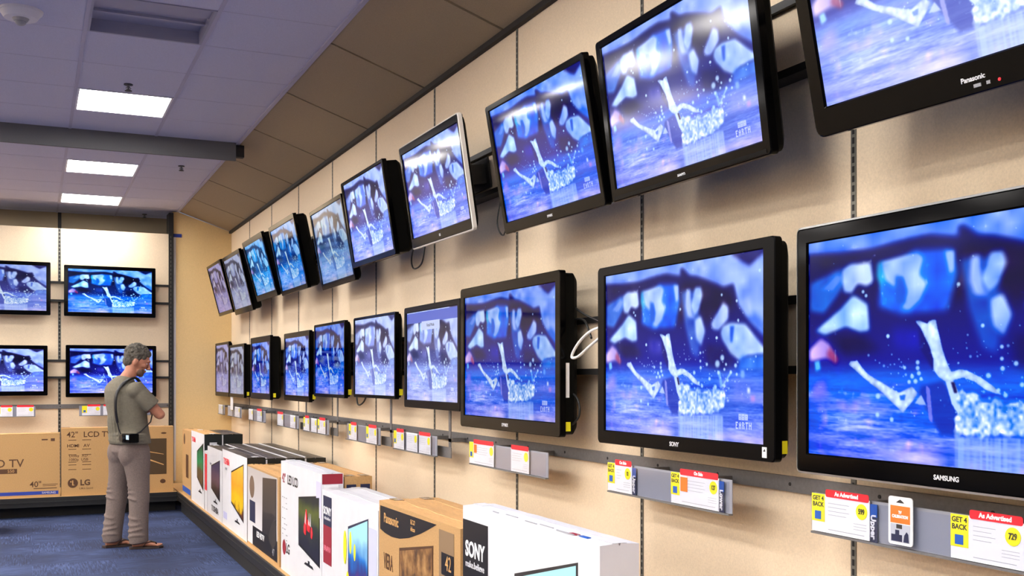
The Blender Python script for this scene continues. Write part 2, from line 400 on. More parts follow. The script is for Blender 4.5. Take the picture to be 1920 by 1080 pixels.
q = MB(); q.box(-8, 1.488, 12.6, 12.61, 0, .12); q.build('kick_plate', M['dark'], t)

# ------------------------------------------------------------------ the film picture shown on every screen
PIC = [
 ((132, 165, 255), 0.012, 1, [(-0.019, -0.013), (-0.019, 0.049), (0.137, 0.068), (0.242, 0.068), (0.35, 0.049), (0.44, 0.042), (0.533, 0.07), (0.526, 0.025), (0.545, 0.025), (0.587, 0.074), (0.633, 0.086), (0.707, 0.123), (0.784, 0.168), (0.842, 0.153), (0.868, 0.271), (0.924, 0.355), (1.013, 0.459), (1.012, -0.013)]),
 ((5, 10, 110), 0.012, 1, [(0.816, -0.014), (0.924, 0.071), (1.012, 0.007), (1.012, -0.013)]),
 ((20, 80, 220), 0.015, 0.6, [(0.894, 0.273), (0.924, 0.36), (1.013, 0.449), (1.013, 0.392), (0.964, 0.332)]),
 ((185, 205, 255), 0.012, 0.6, [(0.868, 0.25), (0.924, 0.234), (0.944, 0.341), (0.904, 0.327)]),
 ((4, 4, 80), 0.02, 0.75, [(-0.004, 0.061), (0.242, 0.084), (0.324, 0.087), (0.31, 0.122), (0.137, 0.115), (0.019, 0.141)]),
 ((16, 2, 60), 0.022, 0.75, [(0.539, 0.102), (0.679, 0.131), (0.832, 0.203), (0.842, 0.29), (0.735, 0.292), (0.69, 0.377), (0.656, 0.285), (0.551, 0.311), (0.502, 0.353), (0.527, 0.193)]),
 ((70, 130, 230), 0.012, 0.9, [(0.007, 0.191), (0.129, 0.139), (0.151, 0.192), (0.122, 0.252), (0.063, 0.337), (0.006, 0.321)]),
 ((150, 175, 250), 0.008, 0.6, [(0.048, 0.227), (0.115, 0.163), (0.136, 0.178), (0.1, 0.238)]),
 ((180, 205, 255), 0.01, 1, [(0.133, 0.143), (0.165, 0.123), (0.242, 0.124), (0.252, 0.214), (0.228, 0.231), (0.193, 0.215), (0.172, 0.256), (0.14, 0.248)]),
 ((175, 210, 255), 0.01, 1, [(0.025, 0.419), (0.129, 0.322), (0.172, 0.269), (0.186, 0.27), (0.231, 0.311), (0.238, 0.429), (0.203, 0.436), (0.15, 0.406), (0.07, 0.44)]),
 ((40, 170, 230), 0.01, 0.9, [(0.266, 0.129), (0.31, 0.146), (0.343, 0.295), (0.323, 0.348), (0.296, 0.315), (0.263, 0.19)]),
 ((10, 95, 235), 0.014, 1, [(0.389, 0.101), (0.508, 0.116), (0.527, 0.216), (0.496, 0.365), (0.349, 0.367), (0.269, 0.326), (0.276, 0.241)]),
 ((165, 195, 255), 0.01, 1, [(0.276, 0.131), (0.402, 0.108), (0.424, 0.135), (0.408, 0.205), (0.434, 0.243), (0.414, 0.312), (0.376, 0.357), (0.346, 0.346), (0.369, 0.273), (0.35, 0.199), (0.33, 0.257), (0.296, 0.218)]),
 ((20, 90, 215), 0.008, 0.8, [(0.33, 0.197), (0.35, 0.211), (0.363, 0.32), (0.33, 0.318)]),
 ((165, 195, 255), 0.008, 1, [(0.487, 0.119), (0.518, 0.123), (0.519, 0.21), (0.502, 0.22)]),
 ((50, 100, 215), 0.014, .8, [(0.535, 0.16), (0.63, 0.17), (0.655, 0.40), (0.64, 0.55), (0.60, 0.52), (0.56, 0.36)]),
 ((160, 185, 255), 0.01, 1, [(0.568, 0.157), (0.592, 0.157), (0.601, 0.28), (0.622, 0.327), (0.58, 0.313), (0.563, 0.254)]),
 ((165, 195, 255), 0.01, 1, [(0.622, 0.149), (0.656, 0.148), (0.666, 0.196), (0.645, 0.273), (0.616, 0.31), (0.595, 0.251)]),
 ((180, 205, 255), 0.01, 1, [(0.619, 0.333), (0.656, 0.313), (0.682, 0.399), (0.659, 0.479), (0.63, 0.441)]),
 ((165, 190, 255), 0.01, 1, [(0.715, 0.362), (0.784, 0.25), (0.813, 0.277), (0.813, 0.342), (0.757, 0.4), (0.726, 0.39)]),
 ((175, 205, 255), 0.01, 1, [(0.77, 0.414), (0.782, 0.379), (0.823, 0.363), (0.903, 0.375), (1.001, 0.506), (1.001, 0.535), (0.914, 0.541), (0.875, 0.569), (0.823, 0.53), (0.782, 0.457)]),
 ((15, 80, 220), 0.007, 1, [(0.821, 0.38), (0.845, 0.382), (0.834, 0.47), (0.824, 0.467)]),
 ((30, 110, 235), 0.012, 0.9, [(0.881, 0.549), (1.001, 0.541), (1.001, 0.615), (0.858, 0.613)]),
 ((200, 175, 240), 0.012, 1, [(0.003, 0.507), (0.049, 0.451), (0.086, 0.481), (0.105, 0.551), (0.057, 0.551), (0.003, 0.564)]),
 ((150, 60, 110), 0.01, 0.8, [(0.085, 0.495), (0.125, 0.552), (0.109, 0.58), (0.073, 0.537)]),
 ((60, 60, 190), 0.02, 0.8, [(0.321, 0.429), (0.414, 0.44), (0.414, 0.525), (0.328, 0.509)]),
 ((6, 2, 60), 0.02, 0.65, [(0.074, 0.431), (0.216, 0.451), (0.284, 0.521), (0.153, 0.539), (0.114, 0.503)]),
 ((2, 2, 80), 0.02, 0.65, [(0.679, 0.47), (0.788, 0.487), (0.869, 0.584), (0.788, 0.619), (0.691, 0.594)]),
 ((150, 130, 240), 0.02, 0.7, [(0.011, 0.671), (0.073, 0.628), (0.081, 0.727), (0.01, 0.742)]),
 ((120, 190, 255), 0.006, 1, [(0.024, 0.564), (0.044, 0.559), (0.05, 0.6), (0.028, 0.61)]),
 ((120, 170, 255), 0.006, 0.9, [(0.878, 0.619), (0.9, 0.62), (0.9, 0.658), (0.881, 0.658)]),
 ((230, 240, 255), 0.006, 0.9, [(0.913, 0.71), (0.928, 0.71), (0.928, 0.739), (0.915, 0.739)]),
 ((200, 140, 220), 0.008, 0.7, [(0.931, 0.753), (0.953, 0.753), (0.953, 0.782), (0.931, 0.782)]),
 ((20, 44, 170), 0.008, .75, [(0.414, 0.675), (0.483, 0.652), (0.507, 0.707), (0.534, 0.796), (0.527, 0.87), (0.476, 0.872), (0.441, 0.786), (0.407, 0.708)]),
 ((15, 20, 120), 0.006, 0.9, [(0.407, 0.433), (0.442, 0.474), (0.463, 0.558), (0.456, 0.61), (0.414, 0.525)]),
 ((150, 150, 235), 0.003, 0.8, [(0.429, 0.669), (0.442, 0.682), (0.448, 0.76), (0.452, 0.825), (0.441, 0.819), (0.433, 0.747)]),
 ((205, 228, 255), 0.0025, 1, [(0.396, 0.401), (0.407, 0.397), (0.434, 0.413), (0.442, 0.401), (0.461, 0.4), (0.47, 0.455), (0.483, 0.527), (0.498, 0.585), (0.509, 0.614), (0.534, 0.604), (0.554, 0.608), (0.596, 0.637), (0.628, 0.668), (0.657, 0.706), (0.635, 0.699), (0.609, 0.687), (0.577, 0.655), (0.544, 0.638), (0.493, 0.657), (0.469, 0.636), (0.452, 0.604), (0.452, 0.558), (0.442, 0.513), (0.425, 0.466), (0.413, 0.433)]),
 ((190, 215, 255), 0.003, 1, [(0.491, 0.654), (0.512, 0.646), (0.527, 0.687), (0.537, 0.732), (0.534, 0.796), (0.51, 0.745)]),
 ((20, 15, 80), 0.003, 0.9, [(0.507, 0.656), (0.518, 0.656), (0.527, 0.7), (0.517, 0.7)]),
 ((205, 225, 255), 0.0025, 1, [(0.159, 0.579), (0.167, 0.565), (0.192, 0.561), (0.208, 0.588), (0.231, 0.622), (0.32, 0.689), (0.342, 0.703), (0.385, 0.676), (0.403, 0.702), (0.385, 0.742), (0.354, 0.789), (0.327, 0.756), (0.309, 0.737), (0.283, 0.703), (0.215, 0.639), (0.184, 0.605)]),
 ((60, 110, 230), 0.003, 0.8, [(0.342, 0.716), (0.364, 0.709), (0.36, 0.736), (0.346, 0.733)]),
 ((190, 210, 255), 0.003, 0.8, [(0.392, 0.748), (0.414, 0.708), (0.431, 0.754)]),
 ((186, 212, 252), 0.005, 1, [(0.527, 0.707), (0.55, 0.697), (0.563, 0.712), (0.583, 0.7), (0.591, 0.74), (0.615, 0.709), (0.654, 0.73), (0.685, 0.726), (0.728, 0.719), (0.758, 0.725), (0.788, 0.727), (0.8, 0.775), (0.794, 0.829), (0.716, 0.86), (0.654, 0.854), (0.583, 0.873), (0.52, 0.873), (0.53, 0.796)]),
 ((165, 195, 255), 0.005, 0.75, [(0.52, 0.877), (0.782, 0.863), (0.782, 1.017), (0.52, 1.04)]),
 ((120, 180, 250), 0.004, 0.8, [(0.749, 0.619), (0.767, 0.622), (0.782, 0.703), (0.77, 0.721), (0.764, 0.673)]),
 ((150, 200, 255), 0.003, 0.8, [(0.823, 0.625), (0.835, 0.628), (0.8, 0.679), (0.779, 0.715), (0.779, 0.697), (0.8, 0.667)]),
 ((215, 205, 255), 0.015, 0.8, [(0.214, 0.975), (0.29, 0.953), (0.427, 0.963), (0.51, 0.993), (0.385, 0.99)]),
 ((225, 205, 250), 0.015, 0.7, [(0.74, 0.966), (0.858, 0.954), (1.002, 0.968), (1.002, 1.003), (0.74, 0.996)]),
]
DROPS = [(0.779, 0.55, 0.01), (0.752, 0.582, 0.012), (0.691, 0.584, 0.006), (0.653, 0.519, 0.005), (0.67, 0.516, 0.004), (0.653, 0.565, 0.005), (0.655, 0.603, 0.006), (0.707, 0.664, 0.006), (0.707, 0.637, 0.003), (0.791, 0.613, 0.005), (0.8, 0.586, 0.005), (0.852, 0.593, 0.007), (0.863, 0.575, 0.004), (0.826, 0.628, 0.006), (0.858, 0.64, 0.005), (0.746, 0.44, 0.005), (0.601, 0.434, 0.003), (0.565, 0.554, 0.004), (0.529, 0.58, 0.003), (0.303, 0.457, 0.005), (0.234, 0.539, 0.004), (0.289, 0.587, 0.004), (0.984, 0.514, 0.004), (0.958, 0.548, 0.004), (0.701, 0.441, 0.002), (0.36, 0.596, 0.005), (0.403, 0.574, 0.006), (0.403, 0.598, 0.006), (0.364, 0.626, 0.004), (0.385, 0.633, 0.006), (0.407, 0.62, 0.006), (0.375, 0.656, 0.005), (0.396, 0.653, 0.006), (0.414, 0.643, 0.005), (0.268, 0.72, 0.007), (0.266, 0.802, 0.006), (0.316, 0.82, 0.006), (0.74, 0.71, 0.008), (0.791, 0.703, 0.006), (0.815, 0.715, 0.004), (0.809, 0.673, 0.005), (0.663, 0.705, 0.006), (0.644, 0.686, 0.005), (0.603, 0.693, 0.004), (0.619, 0.718, 0.004), (0.056, 0.798, 0.002), (0.758, 0.631, 0.006), (0.996, 0.797, 0.004), (0.914, 0.614, 0.003), (0.887, 0.743, 0.002), (0.849, 0.678, 0.003), (0.514, 0.521, 0.002), (0.616, 0.63, 0.007), (0.947, 0.574, 0.003), (0.557, 0.468, 0.003), (0.214, 0.254, 0.005), (0.225, 0.273, 0.005), (0.53, 0.263, 0.005), (0.858, 0.249, 0.005), (0.866, 0.353, 0.005), (0.749, 0.44, 0.005), (0.977, 0.105, 0.005), (0.891, -0.008, 0.005), (0.776, 0.208, 0.005), (0.303, 0.459, 0.005), (0.6, 0.434, 0.005)]

GLY = {'E': '111100110100111', 'A': '010101111101101', 'R': '110101110101101', 'T': '111010010010010', 'H': '101101111101101'}
def make_picture(NX=521, NY=293):
    u = np.linspace(0, 1, NX); t = np.linspace(0, 1, NY); U, Tt = np.meshgrid(u, t)
    rg = np.random.RandomState(3)
    def blur(a, sg):
        for ax, nn in ((1, NX), (0, NY*1.0)):
            s_ = sg*NX if ax == 1 else sg*NY*1.5
            if s_ < .3: continue
            k = int(3*s_)+1; x = np.arange(-k, k+1); g = np.exp(-x*x/(2*s_*s_)); g /= g.sum()
            pad = [(0, 0), (0, 0)]; pad[ax] = (k, k); ap = np.pad(a, pad, mode='edge')
            a = np.apply_along_axis(lambda r: np.convolve(r, g, 'valid'), ax, ap)
        return a
    def noise(sx, sy, seed):
        r = np.random.RandomState(seed); h = max(2, int(NY/sy)); w_ = max(2, int(NX/sx)); g = r.rand(h+2, w_+2)
        yi = np.linspace(0, h, NY); xi = np.linspace(0, w_, NX); y0 = yi.astype(int); x0 = xi.astype(int); fy = (yi-y0)[:, None]; fx = (xi-x0)[None]
        return (g[y0][:, x0]*(1-fy)*(1-fx)+g[y0+1][:, x0]*fy*(1-fx)+g[y0][:, x0+1]*(1-fy)*fx+g[y0+1][:, x0+1]*fy*fx)
    img = np.zeros((NY, NX, 3))
    top = np.array([2, 6, 96.]); sky = np.array([4, 16, 150.]); wat = np.array([24, 92, 228.]); low = np.array([128, 146, 248.])
    a = np.clip((Tt-.25)/.3, 0, 1)[..., None]; b = np.clip((Tt-.56)/.08, 0, 1)[..., None]; c = np.clip((Tt-.70)/.22, 0, 1)[..., None]
    img[:] = top; img = img*(1-a)+sky*a; img = img*(1-b)+wat*b; img = img*(1-c)+low*c
    wn = (noise(60, 4, 1)*.5+noise(20, 2, 2)*.3+noise(6, 1.5, 3)*.2-.5)*np.clip((Tt-.55)/.2, 0, 1)
    img += wn[..., None]*np.array([150, 130, 60.])*1.2+((noise(90, 40, 12)-.5)*np.clip((Tt-.5)/.2, 0, 1))[..., None]*np.array([110, 80, 30.])
    bokeh = noise(30, 22, 9)*noise(12, 12, 10)
    img += np.clip(bokeh-.35, 0, 1)[..., None]*np.array([160, 60, 60])*np.clip((Tt-.55)*6, 0, 1)[..., None]
    pt = np.clip((noise(70, 16, 21)-.45)*2.2, 0, 1)*np.clip((Tt-.6)/.1, 0, 1); pt = pt[..., None]*.6; img = img*(1-pt)+np.array([160, 152, 246.])*pt
    dk = np.clip((noise(50, 14, 22)-.55)*2.4, 0, 1)*np.clip((Tt-.68)/.1, 0, 1); dk = dk[..., None]*.6; img = img*(1-dk)+np.array([20, 70, 200.])*dk
    n1 = noise(7, 7, 4); n2 = noise(3, 3, 5); n3 = noise(3, 60, 6); n4 = noise(18, 14, 7); n5 = noise(34, 60, 15); n6 = noise(4.5, 4.5, 16)
    for k, (col, sg, al, pts) in enumerate(PIC):
        P = np.array(pts); m = np.zeros((NY, NX), bool); n = len(P)
        x0, y0 = P.min(0)-.01; x1, y1 = P.max(0)+.01
        for i in range(n):
            xa, ya = P[i]; xb, yb = P[(i+1) % n]
            if ya == yb: continue
            cond = (ya > Tt) != (yb > Tt)
            m ^= cond & (U < (xb-xa)*(Tt-ya)/(yb-ya)+xa)
        mk = blur(m.astype(float), sg*.7); mk = np.clip(mk*1.15-.02, 0, 1)*al
        colr = np.ones((NY, NX, 1))*np.array(col, float)
        if sg > .008: colr = colr+(n4-.5)[..., None]*np.array([70, 60, 25])+(n5-.5)[..., None]*np.array([60, 45, 10])
        if k == len(PIC)-6 and False: pass
        if col in ((186, 212, 252),):
            wide = blur(m.astype(float), .014); mk = np.clip((wide-.5+(n1-.5)*.55+(n4-.5)*.5)*3+.6, 0, 1)*.93; colr = colr+((n6-.55)*170+(n2-.5)*60+(n4-.55)*110)[..., None]*np.array([1, .72, .25])
        if col in ((165, 195, 255),) and al == .75: mk = mk*np.clip(.35+n3*.9, 0, 1)
        if col in ((205, 228, 255), (205, 225, 255)): ed_ = np.clip(blur(m.astype(float), .006), 0, 1); colr = colr+((n1-.5)*40+(n6-.5)*50)[..., None]-((1-ed_)*1.0)[..., None]*np.array([120, 110, 45.])
        img = img*(1-mk[..., None])+colr*mk[..., None]
    dr = list(DROPS)
    for i in range(70):
        x = rg.normal(.66, .14); y = rg.normal(.66, .08)
        if .4 < x < 1 and y < .9: dr.append((x, y, rg.uniform(.001, .003)))
    for i in range(22): dr.append((rg.normal(.34, .04), rg.normal(.60, .04), rg.uniform(.0015, .003)))
    for i in range(40): dr.append((rg.rand(), rg.rand()*.8, rg.uniform(.001, .0022)))
    for x, y, r in dr:
        r = max(r, .0016); d = ((U-x)**2+((Tt-y)/1.5)**2)/(r*r); mk = np.exp(-d*d*.5)[..., None]*(.85 if r > .004 else .6)
        img = img*(1-mk)+np.array([190, 225, 255.])*mk
    # channel mark in the lower right corner
    def rect(x0, x1, y0, y1, al=.8):
        mk = ((U >= x0) & (U < x1) & (Tt >= y0) & (Tt < y1))[..., None]*al; return mk
    W1 = np.array([215, 225, 255.])
    px = .0042; py = px*16/9*.98
    for n_, ch in enumerate('EARTH'):
        for j in range(5):
            for i in range(3):
                if GLY[ch][j*3+i] == '1':
                    xx = .852+n_*4.2*px+i*px; yy = .892+j*py; mk = rect(xx, xx+px, yy, yy+py); img = img*(1-mk)+W1*mk
    for n_ in range(3):
        xx = .868+n_*.0165; mk = rect(xx, xx+.0145, .852, .881, .75); img = img*(1-mk)+W1*mk
        for y_ in (.858, .870): mk = rect(xx+.005, xx+.0105, y_, y_+.006, .7); img = img*(1-mk)+np.array([90, 130, 240.])*mk
    img = np.clip(img, 0, 255)/255
    L = np.where(img <= .04045, img/12.92, ((img+.055)/1.055)**2.4)
    xs = (U-.5).ravel(); zs = (.5-Tt).ravel(); co = np.zeros((NX*NY, 3), np.float32); co[:, 0] = xs; co[:, 2] = zs
    me = bpy.data.meshes.new('screen_picture'); me.vertices.add(NX*NY); me.vertices.foreach_set('co', co.ravel())
    idx = np.arange(NX*NY).reshape(NY, NX); q = np.stack([idx[:-1, :-1], idx[1:, :-1], idx[1:, 1:], idx[:-1, 1:]], -1).reshape(-1, 4)
    me.loops.add(q.size); me.polygons.add(len(q)); me.loops.foreach_set('vertex_index', q.ravel().astype(np.int32))
    me.polygons.foreach_set('loop_start', np.arange(0, q.size, 4, dtype=np.int32)); me.polygons.foreach_set('loop_total', np.full(len(q), 4, np.int32))
    me.update(calc_edges=True)
    ca = me.color_attributes.new('picture', 'FLOAT_COLOR', 'POINT'); rgba = np.ones((NX*NY, 4), np.float32); rgba[:, :3] = L.reshape(-1, 3)
    ca.data.foreach_set('color', rgba.ravel())
    me.materials.append(None); return me
PICME = make_picture()
SCR = {}
def screen_mat(hue=.5, sat=1., val=1.2, gamma=1., rough=.12, strength=1.0, tint=(1, 1, 1), ior=1.17):
    key = (hue, sat, val, gamma, rough, strength, tint, ior)
    if key in SCR: return SCR[key]
    q = NT('screen_film'); at = q.new('Attribute'); at.attribute_name = 'picture'
    hs = q.new('HueSaturation'); hs.inputs['Hue'].default_value = hue; hs.inputs['Saturation'].default_value = sat; hs.inputs['Value'].default_value = val
    ga = q.new('Gamma'); ga.inputs[1].default_value = gamma
    mu = q.new('Mix', data_type='RGBA', blend_type='MULTIPLY'); mu.inputs[0].default_value = 1; mu.inputs[7].default_value = (*tint, 1)
    q.l(at.outputs['Color'], hs.inputs['Color']); q.l(hs.outputs[0], ga.inputs[0]); q.l(ga.outputs[0], mu.inputs[6])
    q.b.inputs['Base Color'].default_value = (.001, .001, .002, 1); q.b.inputs['Roughness'].default_value = rough; q.b.inputs['IOR'].default_value = ior
    q.l(mu.outputs[2], q.b.inputs['Emission Color']); q.b.inputs['Emission Strength'].default_value = strength
    q.m.cycles.emission_sampling = 'NONE'
    SCR[key] = q.m; return q.m

# ------------------------------------------------------------------ televisions
def television(label, loc, rot, w, h, bez=(.04, .035, .04, .05), th=.07, bm='bezel', scr=None, brand=None, bsize=.022, trim=None, wall=.2, group=None,
               sticker=None, led=False, corner=.012, speaker=False, cable=None, badge=False, bz=None, bzc=None):
    t = tag(empty('television', loc, rot), label, 'television', group)
    l, tp, r_, bt = bez; X0, X1, Z0, Z1 = -w/2, w/2, -h/2, h/2; ix0, ix1, iz0, iz1 = X0+l, X1-r_, Z0+bt, Z1-tp
    f = MB()
    def lp(x0, x1, z0, z1, r, y): return [(a, y, b) for a, b in rrect(x0, x1, z0, z1, r)]
    c = corner
    loft(f, [lp(X0+.012, X1-.012, Z0+.012, Z1-.012, c, .03), lp(X0, X1, Z0, Z1, c, .028), lp(X0, X1, Z0, Z1, c, .003), lp(X0+.003, X1-.003, Z0+.003, Z1-.003, c, 0),
             lp(ix0-.004, ix1+.004, iz0-.004, iz1+.004, .003, 0), lp(ix0, ix1, iz0, iz1, .0015, .004), lp(ix0, ix1, iz0, iz1, .0015, .009)], M[bm])
    f.build('bezel', M[bm], t)
    if trim:
        f = MB(); e = .006
        loft(f, [lp(X0, X1, Z0, Z1, c, -.001), lp(X0-e, X1+e, Z0-e, Z1+e, c+e, .002), lp(X0-e, X1+e, Z0-e, Z1+e, c+e, .022), lp(X0-.0005, X1+.0005, Z0-.0005, Z1+.0005, c, .022)], M[trim])
        f.build('edge_trim', M[trim], t)
    hb = MB(); g = .01
    loft(hb, [lp(X0+g, X1-g, Z0+g, Z1-g, c+.01, .022), lp(X0+g, X1-g, Z0+g, Z1-g, c+.01, th*.75), lp(X0+g+.012, X1-g-.012, Z0+g+.012, Z1-g-.012, c+.02, th*.93),
              lp(X0+.05, X1-.05, Z0+.05, Z1-.05, c+.02, th)], M['housing'], True, True)
    hb.build('back_housing', M['housing'], t)
    s = bpy.data.objects.new('screen', PICME); C.objects.link(s); s.parent = t
    s.location = ((ix0+ix1)/2, .0075, (iz0+iz1)/2); s.scale = (ix1-ix0, 1, iz1-iz0)
    s.material_slots[0].link = 'OBJECT'; s.material_slots[0].material = scr or screen_mat()
    if brand:
        text(t, brand, 0, Z0+bt*.46, -.0004, bsize, M['offwhite'], 'brand_lettering', bold=.0004)
    if led:
        q = MB(); q.cyl((.07, -.002, Z0+bt*.22), .004, .003, 'y', 12); q.build('indicator_light', M['red'], t)
        q = MB(); q.box(.0, .02, -.0015, .001, Z0+bt*.18, Z0+bt*.28); q.box(.035, .045, -.0015, .001, Z0+bt*.18, Z0+bt*.28); q.build('sensor_window', M['grey'], t)
    if speaker:
        q = MB(); q.box(X0+.02, X1-.02, -.0015, .002, Z0+.006, Z0+bt*.4); q.build('speaker_grille', M['bezel_matte'], t)
    if badge:
        q = MB(); q.box(X1-.06, X1-.038, -.0012, .001, Z0+.012, Z0+.045); b_ = q.build('energy_badge', M['white'], t)
        q = MB(); q.prism([(X1-.055, Z0+.031), (X1-.043, Z0+.031), (X1-.047, Z0+.04)], -.0018, -.001); q.build('badge_mark', M['black'], b_)
    if sticker:     # labels on the side facing the camera
        q = MB(); q.box(X1-g-.0005, X1-g+.001, .03, .056, Z0+.025, Z0+.065); q.build('yellow_sticker', M['yellow'], t)
        if sticker > 1:
            q = MB(); q.box(X1-g-.0005, X1-g+.001, .028, .05, Z0+.17, Z0+.32); q.build('barcode_sticker', M['white'], t)
    # bracket to the wall board, and mount
    br = MB(); rx = rot[0]
    yb = th-.004
    br.box(-.16, .16, yb, yb+.02, -.12, .12); br.box(.10, .15, yb+.018, yb+.03, -.14, .14); br.box(-.15, -.10, yb+.018, yb+.03, -.14, .14)
    b0 = br.build('mount_plate', M['black_metal'], t)
    if bz is None: bz = (bzc-(loc[2]-E))-math.sin(rx)*wall if bzc is not None else 0
    ar = MB(); wl = wall-.005
    for sx in (-.12, .12): ar.box(sx-.02, sx+.02, yb+.02, wl, -.05+bz, .05+bz)
    ar.box(-.18, .18, wl-.012, wl, -.08+bz, .08+bz)
    ar.build('mount_arm', M['black_metal'], t)
    return t
blue = dict()
def RT(y, z, tilt=0, x=1.95, yaw=0): return (x, y, E+z), (R(tilt), 0, RZ+R(yaw))
GU = 'tilted televisions in the upper row of the right wall'; GL = 'televisions in the lower row of the right wall'
def TVU(label, y, z, w, h, tilt, x=1.95, yaw=0, **k):
    loc, rot = RT(y, z, tilt, x, yaw); return television(label, loc, rot, w, h, wall=(W-.05-x)/math.cos(R(tilt)), bzc=1.082, group=GU, **k)
def TVL(label, y, z, w, h, x=2.06, yaw=0, **k):
    loc, rot = RT(y, z, 0, x, yaw); return television(label, loc, rot, w, h, wall=W-.05-x, bzc=.132, group=GL, **k)
sm = screen_mat
TVU('nearest television of the upper row, cut off by the top right corner', 1.80, .98, 1.05, .66, 12, x=1.93, yaw=2, bez=(.05, .035, .05, .078), th=.1, scr=sm(val=1.35, gamma=.85, sat=.85, rough=.08), brand='Panasonic', bsize=.017, led=True, corner=.03)
TVU('second nearest television of the upper row, black frame, white ceiling glare across its screen', 3.007, .951, .962, .596, 7.3, yaw=-.8, bez=(.035, .028, .04, .046), th=.075, scr=sm(rough=.11, val=1.15, sat=.95, ior=1.4), brand='SANYO', bsize=.014, speaker=True)
TVU('third nearest television of the upper row, with long thin glare', 4.024, .946, .933, .586, 10.3, yaw=.5, bez=(.035, .026, .03, .052), th=.075, scr=sm(rough=.06, val=1.1, sat=1.1, tint=(.88, .97, 1), ior=1.33), brand='DYNEX', bsize=.014)
TVU('white-edged television of the upper row with a white and silver outer frame', 5.327, 1.015, .91, .569, 8.5, bez=(.022, .04, .022, .055), th=.05, scr=sm(rough=.08, val=1.15, sat=.95, ior=1.3), trim='bezel_white', brand='LG', bsize=.018)
TVU('deep black television of the upper row just beyond the white-edged one', 6.567, 1.021, .931, .578, 8.8, bez=(.04, .022, .03, .038), th=.13, scr=sm(rough=.12, val=1.2, sat=.85))
TVU('upper-row television half hidden behind the deep black one, dark teal screen', 7.645, .968, .972, .606, 10.2, x=2.0, yaw=-.8, bez=(.03, .03, .03, .045), th=.06, scr=sm(rough=.06, val=.65, sat=.8, hue=.47), trim=None)
TVU('fourth farthest television of the upper row, thick side and deep blue screen', 8.887, 1.006, .966, .605, 11.8, bez=(.035, .04, .035, .04), th=.12, scr=sm(rough=.07, val=.75, sat=1.05, hue=.475))
TVU('third farthest television of the upper row, bright blue screen in a wide brown-black frame', 10.095, 1.02, .951, .593, 15, bez=(.05, .05, .05, .06), th=.12, scr=sm(rough=.12, val=.85, hue=.46, sat=1.05))
TVU('second farthest television of the upper row, screen greyed to imitate reflections', 11.277, .973, 1.011, .63, 13.5, bez=(.04, .04, .04, .06), th=.11, scr=sm(rough=.3, val=.55, sat=.5))  # low saturation and value stand in for room reflections
TVU('farthest television of the upper row, beside the corner of the room', 12.414, 1.0, .957, .598, 14.5, bez=(.035, .03, .035, .04), th=.06, scr=sm(rough=.3, val=.55, sat=.6, tint=(1, .8, .95)))  # dulled, tinted picture stands in for reflected room light
TVL('nearest television of the lower row, silver-edged, cut off by the right side', 1.946, .077, 1.12, .709, bez=(.042, .045, .042, .054), th=.05, scr=sm(hue=.5, sat=1.12, val=1.2, gamma=1.08, rough=.12), trim='bezel_silver', brand='SAMSUNG', bsize=.0175, corner=.012)
TVL('second nearest television of the lower row, thick black frame', 3.166, .084, 1.11, .694, bez=(.055, .036, .06, .052), th=.075, scr=sm(rough=.2), brand='SONY', bsize=.022, sticker=1, badge=True, corner=.016, bm='bezel_matte')
TVL('third nearest television of the lower row, glossy deep black set above a clear card holder', 4.632, .099, 1.16, .72, bez=(.05, .05, .05, .062), th=.1, scr=sm(rough=.04, sat=1.1, val=.95), brand='DYNEX', bsize=.022, sticker=2, corner=.014)
TVL('fourth nearest television of the lower row, menu bar over its picture', 5.68, .115, .93, .60, bez=(.035, .035, .04, .046), th=.06, scr=sm(rough=.08, val=1.1, sat=.75, gamma=.9), bm='bezel_matte', yaw=-.2)
TVL('fifth nearest television of the lower row, slim even black frame', 6.786, .132, .885, .551, bez=(.018, .018, .018, .022), th=.06, scr=sm(rough=.12, val=1.15, sat=.75, gamma=.85), sticker=1, yaw=1)
TVL('sixth nearest television of the lower row, glossy slim frame mirroring the set opposite', 7.947, .126, .912, .569, bez=(.018, .02, .02, .026), th=.06, scr=sm(rough=.03, sat=1.1, val=.8), sticker=1)
TVL('seventh nearest television of the lower row, glossy black frame with a wide top edge', 9.039, .085, .95, .593, bez=(.03, .045, .03, .05), th=.06, scr=sm(rough=.03, sat=.95, val=.95), sticker=1)
TVL('third farthest television of the lower row, thick deep set with curved sides', 10.615, .086, .993, .62, bez=(.05, .06, .05, .06), th=.115, scr=sm(rough=.04, sat=1.1, val=.9), sticker=1, bm='bezel_matte')
TVL('second farthest television of the lower row, screen greyed as if by reflections, thick side', 11.946, .063, .936, .586, bez=(.03, .03, .04, .04), th=.115, scr=sm(rough=.3, val=.55, sat=.5), sticker=1, bm='bezel_matte')  # reflection haze put into the picture grading
TVL('farthest television of the lower row, beside the corner of the room', 12.935, .086, .98, .64, bez=(.03, .03, .03, .05), th=.05, scr=sm(rough=.3, val=.6, sat=.6, tint=(1, .85, 1)), bm='bezel_matte')  # picture greyed and tinted in place of a reflection
